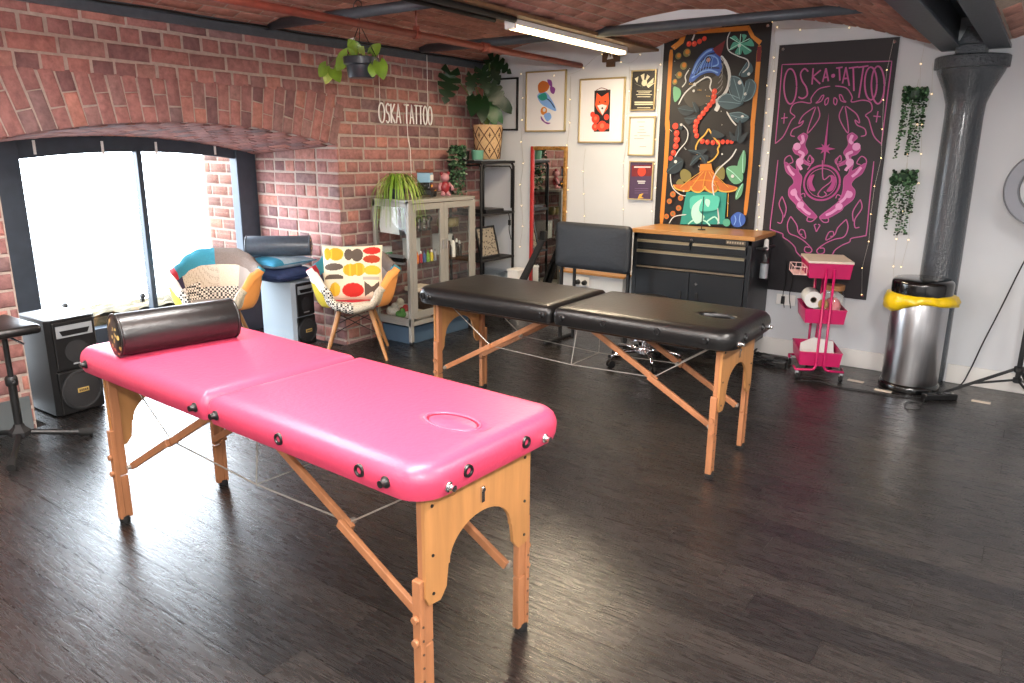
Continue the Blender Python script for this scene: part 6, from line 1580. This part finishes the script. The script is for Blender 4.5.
t = thing('backrest_panel', 'black padded panel on two steel legs beside the tool chest', 'panel', (1.665, -.72, 0), math.radians(-2))
m = M(); slab(m, lambda d: rrect(-.355, .355, -.19, .19, .04, .04, d), [(.012, -.03), (.0, -.018), (0, .0), (.006, .014), (.02, .022), (.05, .026)]); m.v = [Vector((p.x, -p.z, p.y+.84)) for p in m.v]; m.build('pad', BLACKV if False else mat('black_leatherette', (33, 36, 41), .5, 0, 50, .06, .2), t, auto=50)
for s in (-1, 1):
    m = M(); m.b2((s*.32-.012, .03, .02), (s*.32+.012, .054, 1.0), .002); m.build('upright', BLKM, t)
    m = M(); m.b2((s*.32-.016, -.20, .0), (s*.32+.016, .25, .025), .003); m.build('floor_bar', BLKM, t)
m = M(); m.b2((-.32, .032, .44), (.32, .052, .464)); m.b2((-.32, .032, .7), (.32, .052, .724)); m.b2((-.20, .032, .05), (-.18, .052, .70)); m.build('cross_bar', BLKM, t)

# low boxing with wooden ledge and sockets
m = M(); m.b2((1.02, -.13, 0), (1.66, .0, .50), .003); bx = struct('trim_7', m, WHITE, 'low white boxing with a wooden ledge behind the black panel', 'boxing')
m = M(); m.b2((1.0, -.15, .50), (1.68, .0, .52), .003); m.build('ledge', WOODT, bx)
def socket(label, x, y, z, plugs):
    t = thing('wall_socket', label, 'socket', (x, y, z))
    m = M(); m.b2((-.075, -.009, -.043), (.075, 0, .043), .004); m.build('plate', WHT, t)
    for s in (-1, 1):
        m = M(); m.b2((s*.036-.006, -.012, .02), (s*.036+.006, -.008, .033), .001); m.build('switch', WHT, t)
        if plugs: m = M(); m.lathe([(.022, 0), (.024, .006), (.02, .035), (.008, .04)], (s*.036, -.009, -.008), 14, Matrix(((1, 0, 0), (0, 0, -1), (0, 1, 0)))); m.build('plug', BLK, t, auto=40)
socket('double wall socket with two black plugs under the black panel', 1.245, -.131, .435, True)
socket('white wall socket low on the wall between tool chest and pink trolley', 3.05, -.001, .46, False)
m = M()
for x in (3.03, 3.08): m.tube(spline([(x, -.03, .78), (x+.01, -.03, .62), (x, -.03, .50), (x+.02, -.03, .40)], 5), .003, 5)
m.b2((3.02, -.036, .43), (3.045, -.02, .49)); tag(m.build('cable', BLK), 'thin black cables with a plug hanging beside the tool chest', 'cable')
t = thing('basket_box', 'small white box on the floor between rack and mirror', 'box', (.50, -.12, 0))
m = M(); m.b2((-.06, -.08, 0), (.06, .08, .46), .006); m.build('body', WHT, t); m = M(); m.b2((-.065, -.085, .46), (.065, .085, .48), .004); m.build('lid', WHT, t)

t = thing('folded_tripod', 'black folded tripod leaning in front of the mirror', 'tripod', (.70, -.32, 0))
for k, (dx, dy) in enumerate(((0, 0), (.045, .02), (-.03, .035))):
    m = M(); m.bar((-.05+dx-.16, -.02+dy, .03), (.14+dx*.3, .12+dy*.3, .80), .035, .022, .003); lg = m.build('leg', BLKM, t)
    m = M(); m.bar((-.05+dx-.165, -.022+dy, .0), (-.05+dx-.155, -.02+dy, .05), .04, .03, .004); m.build('foot', RUBBER, lg)
m = M(); m.box((.15, .13, .83), (.06, .05, .09), None, .008); m.build('head', BLK, t)

t = thing('wheeled_stool', 'stool with chrome five-star base and black castors under the black table', 'stool', (2.27, -.93, 0))
m = M(); m.tube([(0, 0, .10), (0, 0, .45)], .024, 14); m.build('column', CHROME, t, auto=40)
m = M(); m.lathe([(.03, .08), (.045, .09), (.045, .13), (.03, .15)], (0, 0, 0), 16); m.build('hub', CHROME, t, auto=40)
m = M(); m.lathe([(.16, .45), (.175, .46), (.178, .50), (.165, .53), (.10, .54), (0, .542)], (0, 0, 0), 32); m.build('seat', BLACKV, t, auto=50)
for k in range(5):
    a = 2*PI*k/5+.35; d_ = Vector((math.cos(a), math.sin(a), 0))
    m = M(); m.tube([d_*.03+Vector((0, 0, .115)), d_*.16+Vector((0, 0, .118)), d_*.26+Vector((0, 0, .10)), d_*.28+Vector((0, 0, .075))], [.018, .016, .013, .011], 10); lg = m.build('leg', CHROME, t, True)
    pd = Vector((-d_.y, d_.x, 0)); 
    for s in (-1, 1): m = M(); m.disc(d_*.285+pd*(s*.016)+Vector((0, 0, .031)), .03, .02, pd, 16); m.build('castor', RUBBER, lg)
m = M(); m.lathe([(.11, .2), (.115, .205), (.115, .22), (.105, .225), (.105, .205)], (0, 0, 0), 28); m.build('foot_ring', CHROME, t, auto=40)

# ================================================================== PINK TROLLEY
t = thing('trolley', 'magenta three-tier wheeled trolley with a pale lid beside the banner', 'trolley', (3.40, -.36, 0), math.radians(22))
def tray(z0, z1, w0, l0):
    m = M(); th = .004; w1, l1 = w0-.02, l0-.02; 
    o4 = [(-w0/2, -l0/2), (w0/2, -l0/2), (w0/2, l0/2), (-w0/2, l0/2)]; i4 = [(-w1/2, -l1/2), (w1/2, -l1/2), (w1/2, l1/2), (-w1/2, l1/2)]
    vs = [(x, y, z1) for x, y in o4]+[(x, y, z0) for x, y in i4]+[(x*.97, y*.98, z1) for x, y in o4]+[(x*.97, y*.98, z0+th) for x, y in i4]
    fs = [(4, 5, 6, 7), (12, 13, 14, 15)]
    for k in range(4): q = (k+1) % 4; fs += [(k, q, 4+q, 4+k), (8+k, q+8, 12+q, 12+k), (k, q, 8+q, 8+k)]
    m.add(vs, fs); m.tube([(x, y, z1) for x, y in o4], .005, 6, True); return m.build('tray', MAG, t)
tray(.745, .85, .29, .40); tray(.42, .52, .28, .40); tray(.105, .205, .29, .40)
m = M(); m.b2((-.15, -.205, .851), (.15, .205, .868), .003); m.build('lid', CREAMW, t)
for s in (-1, 1):
    y_ = s*.213
    for q in (-1, 1):
        m = M(); m.tube([(q*.026, y_, .815)]+[(q*.026, y_, .13)]+[(q*.026+q*(1-math.cos(a))*.03, y_, .13-math.sin(a)*.05) for a in (PI/6, PI/3, PI/2)]+[(q*.16, y_, .076), (q*.165, y_*.6, .078)], .0095, 10); m.build('hoop', MAG, t, True)
for s in (-1, 1):
    for q in (-1, 1):
        x_, y_ = q*.15, s*.20
        m = M(); m.b2((x_-.012, y_-.014, .04), (x_+.012, y_+.014, .075), .003); f_ = m.build('castor', SILV, t)
        m = M(); m.disc((x_, y_, .028), .028, .02, X, 18); m.build('wheel', RUBBER, f_)
m = M(); bx_ = [(-.24, -.19), (-.155, -.19), (-.155, .05), (-.24, .05)]
for z in (.765, .82): m.tube([(x, y, z) for x, y in bx_], .003, 6, True)
for (x, y), (x2, y2) in zip(bx_, bx_[1:]+bx_[:1]):
    for f in (0, .5): m.tube([(x+(x2-x)*f, y+(y2-y)*f, .765), (x+(x2-x)*f, y+(y2-y)*f, .82)], .0025, 5)
m.b2((-.238, -.188, .764), (-.157, .048, .768)); m.build('side_basket', mat('pale_pink_wire', (222, 184, 180), .5), t)
TM = Matrix.Translation((3.40, -.36, 0)) @ Matrix.Rotation(math.radians(22), 4, 'Z')
def onT(p): return tuple(TM @ Vector(p))
ax = Matrix(((1, 0, 0), (0, 0, -1), (0, 1, 0)))
t = thing('paper_roll', 'white paper roll lying in the middle tray of the trolley', 'roll', onT((-.085, -.17, .585)), math.radians(22))
m = M(); m.lathe([(.022, 0), (.058, 0), (.06, .004), (.06, .2), (.022, .2), (.022, 0)], (0, .2, 0), 26, ax); m.build('paper', PAPER, t, auto=40)
m = M(); m.lathe([(.018, -.001), (.022, -.001), (.022, .201), (.018, .201), (.018, -.001)], (0, .2, 0), 20, ax); m.build('core', MATS['dull_bronze_trim'], t, auto=40)
t = thing('tape_roll', 'small brown tape roll in front of the white paper roll', 'roll', onT((-.02, -.18, .56)), math.radians(22))
m = M(); m.lathe([(.012, 0), (.034, 0), (.034, .05), (.012, .05), (.012, 0)], (0, .05, 0), 22, ax); m.build('tape', mat('brown_tape', (150, 120, 70), .4), t, auto=40)
t = thing('glass_jar', 'glass jar of pink pads with a cork lid in the trolley', 'jar', onT((.06, -.09, .425))); t.scale = (1.15, 1.15, 1.25)
m = M(); m.lathe([(.062, 0), (.07, .008), (.07, .14), (.055, .165), (.055, .18)], (0, 0, 0), 24); m.build('glass', JAR, t, auto=40)
m = M(); m.lathe([(.06, .004), (.06, .05), (0, .052)], (0, 0, 0), 18); m.ball((0, -.01, .09), .05, 12, 8); m.build('pads', mat('pink_pads', (226, 132, 136), .8), t, auto=40)
m = M(); m.lathe([(.056, .18), (.06, .184), (.06, .21), (0, .212)], (0, 0, 0), 20); m.build('lid', mat('cork', (150, 104, 66), .8), t, auto=40)
m = M(); m.prism([(-.10, 0), (.09, 0), (.10, .16), (.0, .22), (-.09, .13)], onT((.05, .05, .425)), Vector((.98, .17, 0)), Vector((0, .1, 1)), Vector((0, 1, 0)), .004); tag(m.build('paper_sheets', PAPER), 'white paper standing behind the jar in the trolley', 'paper')
m = M(); m.T = TM; m.prism([(-.12, 0), (.13, -.02), (.12, .17), (-.02, .20), (-.11, .14)], (.0, .0, .112), X, Vector((0, .25, .75)), Y, .004); m.prism([(-.1, 0), (.11, .0), (.13, .12), (-.1, .15)], (.0, -.06, .112), X, Vector((0, .6, .45)), Y, .004); tag(m.build('paper_sheets', PAPER), 'loose white papers in the lowest tray of the trolley', 'paper')

# ================================================================== BIN
t = thing('bin', 'tall brushed steel bin with yellow liner and black lid by the column', 'bin', (4.03, -.315, 0))
m = M(); m.lathe([(.176, .04), (.178, .05), (.178, .66), (.174, .67)], (0, 0, 0), 48); m.build('body', BRUSH, t, auto=40)
m = M(); m.lathe([(.19, 0), (.194, .008), (.194, .035), (.182, .05), (.176, .052)], (0, 0, 0), 48); m.build('base_ring', BLKG, t, auto=40)
m = M(); m.lathe([(.182, .67), (.19, .675), (.192, .745), (.188, .762), (.172, .776), (.12, .782), (0, .784)], (0, 0, 0), 48); m.build('lid', BLKG, t, auto=40)
m = M(); n = 64; vs = []; fs = []; rg = random.Random(6); prof = [(.184, .678), (.196, .668), (.204, .645)]
for i in range(n):
    a = 2*PI*i/n; dr = .055+.06*max(0, math.cos(a-math.radians(205)))**2+.02*max(0, math.cos(a-math.radians(-20)))**3 - .028*max(0, math.cos(a-math.radians(295)))
    bul = .012+.028*max(0, math.cos(a-math.radians(200)))+.035*max(0, math.cos(a-math.radians(-5)))**6; wv = .005*math.sin(a*9)+.004*math.sin(a*17+1)
    for r, z in ((.182, .682), (.19+bul*.6+wv, .672), (.192+bul+wv, .655-dr*.3), (.19+bul*.9-wv, .655-dr*.75), (.182, .655-dr)): vs.append((r*math.cos(a), r*math.sin(a), z))
for i in range(n):
    for k in range(4): j = (i+1) % n; fs.append((i*5+k, j*5+k, j*5+k+1, i*5+k+1))
m.add(vs, fs); m.build('liner', YEL, t, True)

# ================================================================== RING LAMP AND CABLES
t = thing('ring_lamp', 'grey ring lamp on a black tripod stand at the right edge', 'lamp', (4.655, -.36, 0))
m = M(); m.tube([(0, 0, .18), (0, 0, 1.16)], .016, 12); m.build('pole', BLK, t, auto=40)
m = M(); m.lathe([(.024, .23), (.03, .235), (.03, .265), (.022, .27)], (0, 0, 0), 14); m.lathe([(.02, .16), (.026, .165), (.026, .19), (.02, .195)], (0, 0, 0), 14); m.build('collar', BLK, t, auto=40)
for k, a in enumerate((185, 300, 70)):
    a = math.radians(a); d_ = Vector((math.cos(a), math.sin(a), 0)); e = d_*(.42 if k == 0 else .34)+Vector((0, 0, .012))
    m = M(); m.bar(Vector((0, 0, .25))+d_*.02, e, .02, .012, .002); lg = m.build('leg', BLK, t)
    m = M(); m.bar(Vector((0, 0, .175))+d_*.02, Vector((0, 0, .25)).lerp(e, .55), .014, .008); m.build('strut', BLK, lg)
    m = M(); m.ball(e, .015, 8, 6); m.build('foot', RUBBER, lg)
rc = Vector((-.015, -.02, 1.40)); ax = Matrix(((1, 0, 0), (0, 0, -1), (0, 1, 0)))
m = M(); m.lathe([(.15, .0), (.155, -.012), (.195, -.02), (.235, -.012), (.24, .0), (.235, .028), (.155, .028), (.15, .0)], rc, 56, ax); m.build('ring_housing', mat('ring_grey', (92, 95, 102), .5), t, auto=40)
m = M(); m.lathe([(.16, -.0), (.164, .034), (.228, .034), (.232, .0), (.16, .0)], rc, 56, ax); m.build('diffuser', mat('ring_diffuser', (128, 131, 140), .5), t, auto=40)
m = M(); m.b2((-.012, -.02, 1.13), (.012, .02, 1.17), .003); m.build('clamp', BLK, t)

m = M(); m.tube(spline([(4.75, -.035, 1.25), (4.62, -.035, 1.02), (4.573, -.04, .909), (4.487, -.04, .571), (4.42, -.05, .32), (4.373, -.05, .122), (4.33, -.10, .012), (4.24, -.33, .006)], 6), .005, 6); tag(m.build('cable', BLK, None, True), 'black cable slanting down the white wall right of the column', 'cable')
t = thing('power_strip', 'black power strip on the floor at the foot of the bin', 'power strip', (4.245, -.50, 0), math.radians(38))
m = M(); m.b2((-.11, -.03, 0), (.11, .03, .04), .006); m.build('body', BLK, t)
for k in range(3): m = M(); m.b2((-.085+k*.06, -.018, .04), (-.05+k*.06, .018, .043)); m.build('outlet', BLKG, t)
m = M(); m.disc((.09, 0, .042), .008, .004, Z, 12); m.build('switch', mat('plug_grey', (160, 160, 158), .5), t)
m = M(); m.tube(spline([(4.15, -.56, .012), (4.05, -.60, .007), (3.965, -.622, .006), (3.8, -.62, .006), (3.648, -.64, .006), (3.5, -.58, .006), (3.36, -.60, .006), (3.3, -.1, .006)], 6), .005, 6)
m.tube([(4.125+.045*math.cos(2*PI*k/18), -.78+.10*math.sin(2*PI*k/18), .006+.004*math.sin(k)) for k in range(19)]+[(4.17, -.70, .007), (4.17, -.58, .01)], .004, 6); tag(m.build('cable', BLK, None, True), 'black floor cable with a loop running from the power strip to the trolley', 'cable')
t = thing('cable_tangle', 'tangle of black cables and adapters on the floor behind the black table', 'cables', (2.98, -.28, 0))
m = M(); rg = random.Random(12)
for k in range(6): m.tube(spline([(rg.uniform(-.12, .2), rg.uniform(-.2, .18), rg.uniform(.006, .05)) for _ in range(7)], 5), .005, 6)
m.build('leads', BLK, t, True)
for k, (x, y) in enumerate(((.05, 0), (.17, -.10))): m = M(); m.b2((x-.05, y-.03, .0), (x+.05, y+.03, .05), .006); m.build('adapter', BLK, t)
for i, (x, y, r_, lb) in enumerate(((3.702, -.40, -.1, 'white sticker strip on the floor in front of the trolley'), (3.905, -.53, -.05, 'white sticker strip on the floor in front of the bin'), (4.48, -.395, 0, 'white sticker strip on the floor right of the power strip'))):
    m = M(); m.b2((-.055, -.022, 0), (.055, .022, .003), .001); o = m.build('floor_sticker', CREAMW); o.location = (x, y, .0005); o.rotation_euler = (0, 0, r_); tag(o, lb, 'sticker', 'floor stickers')
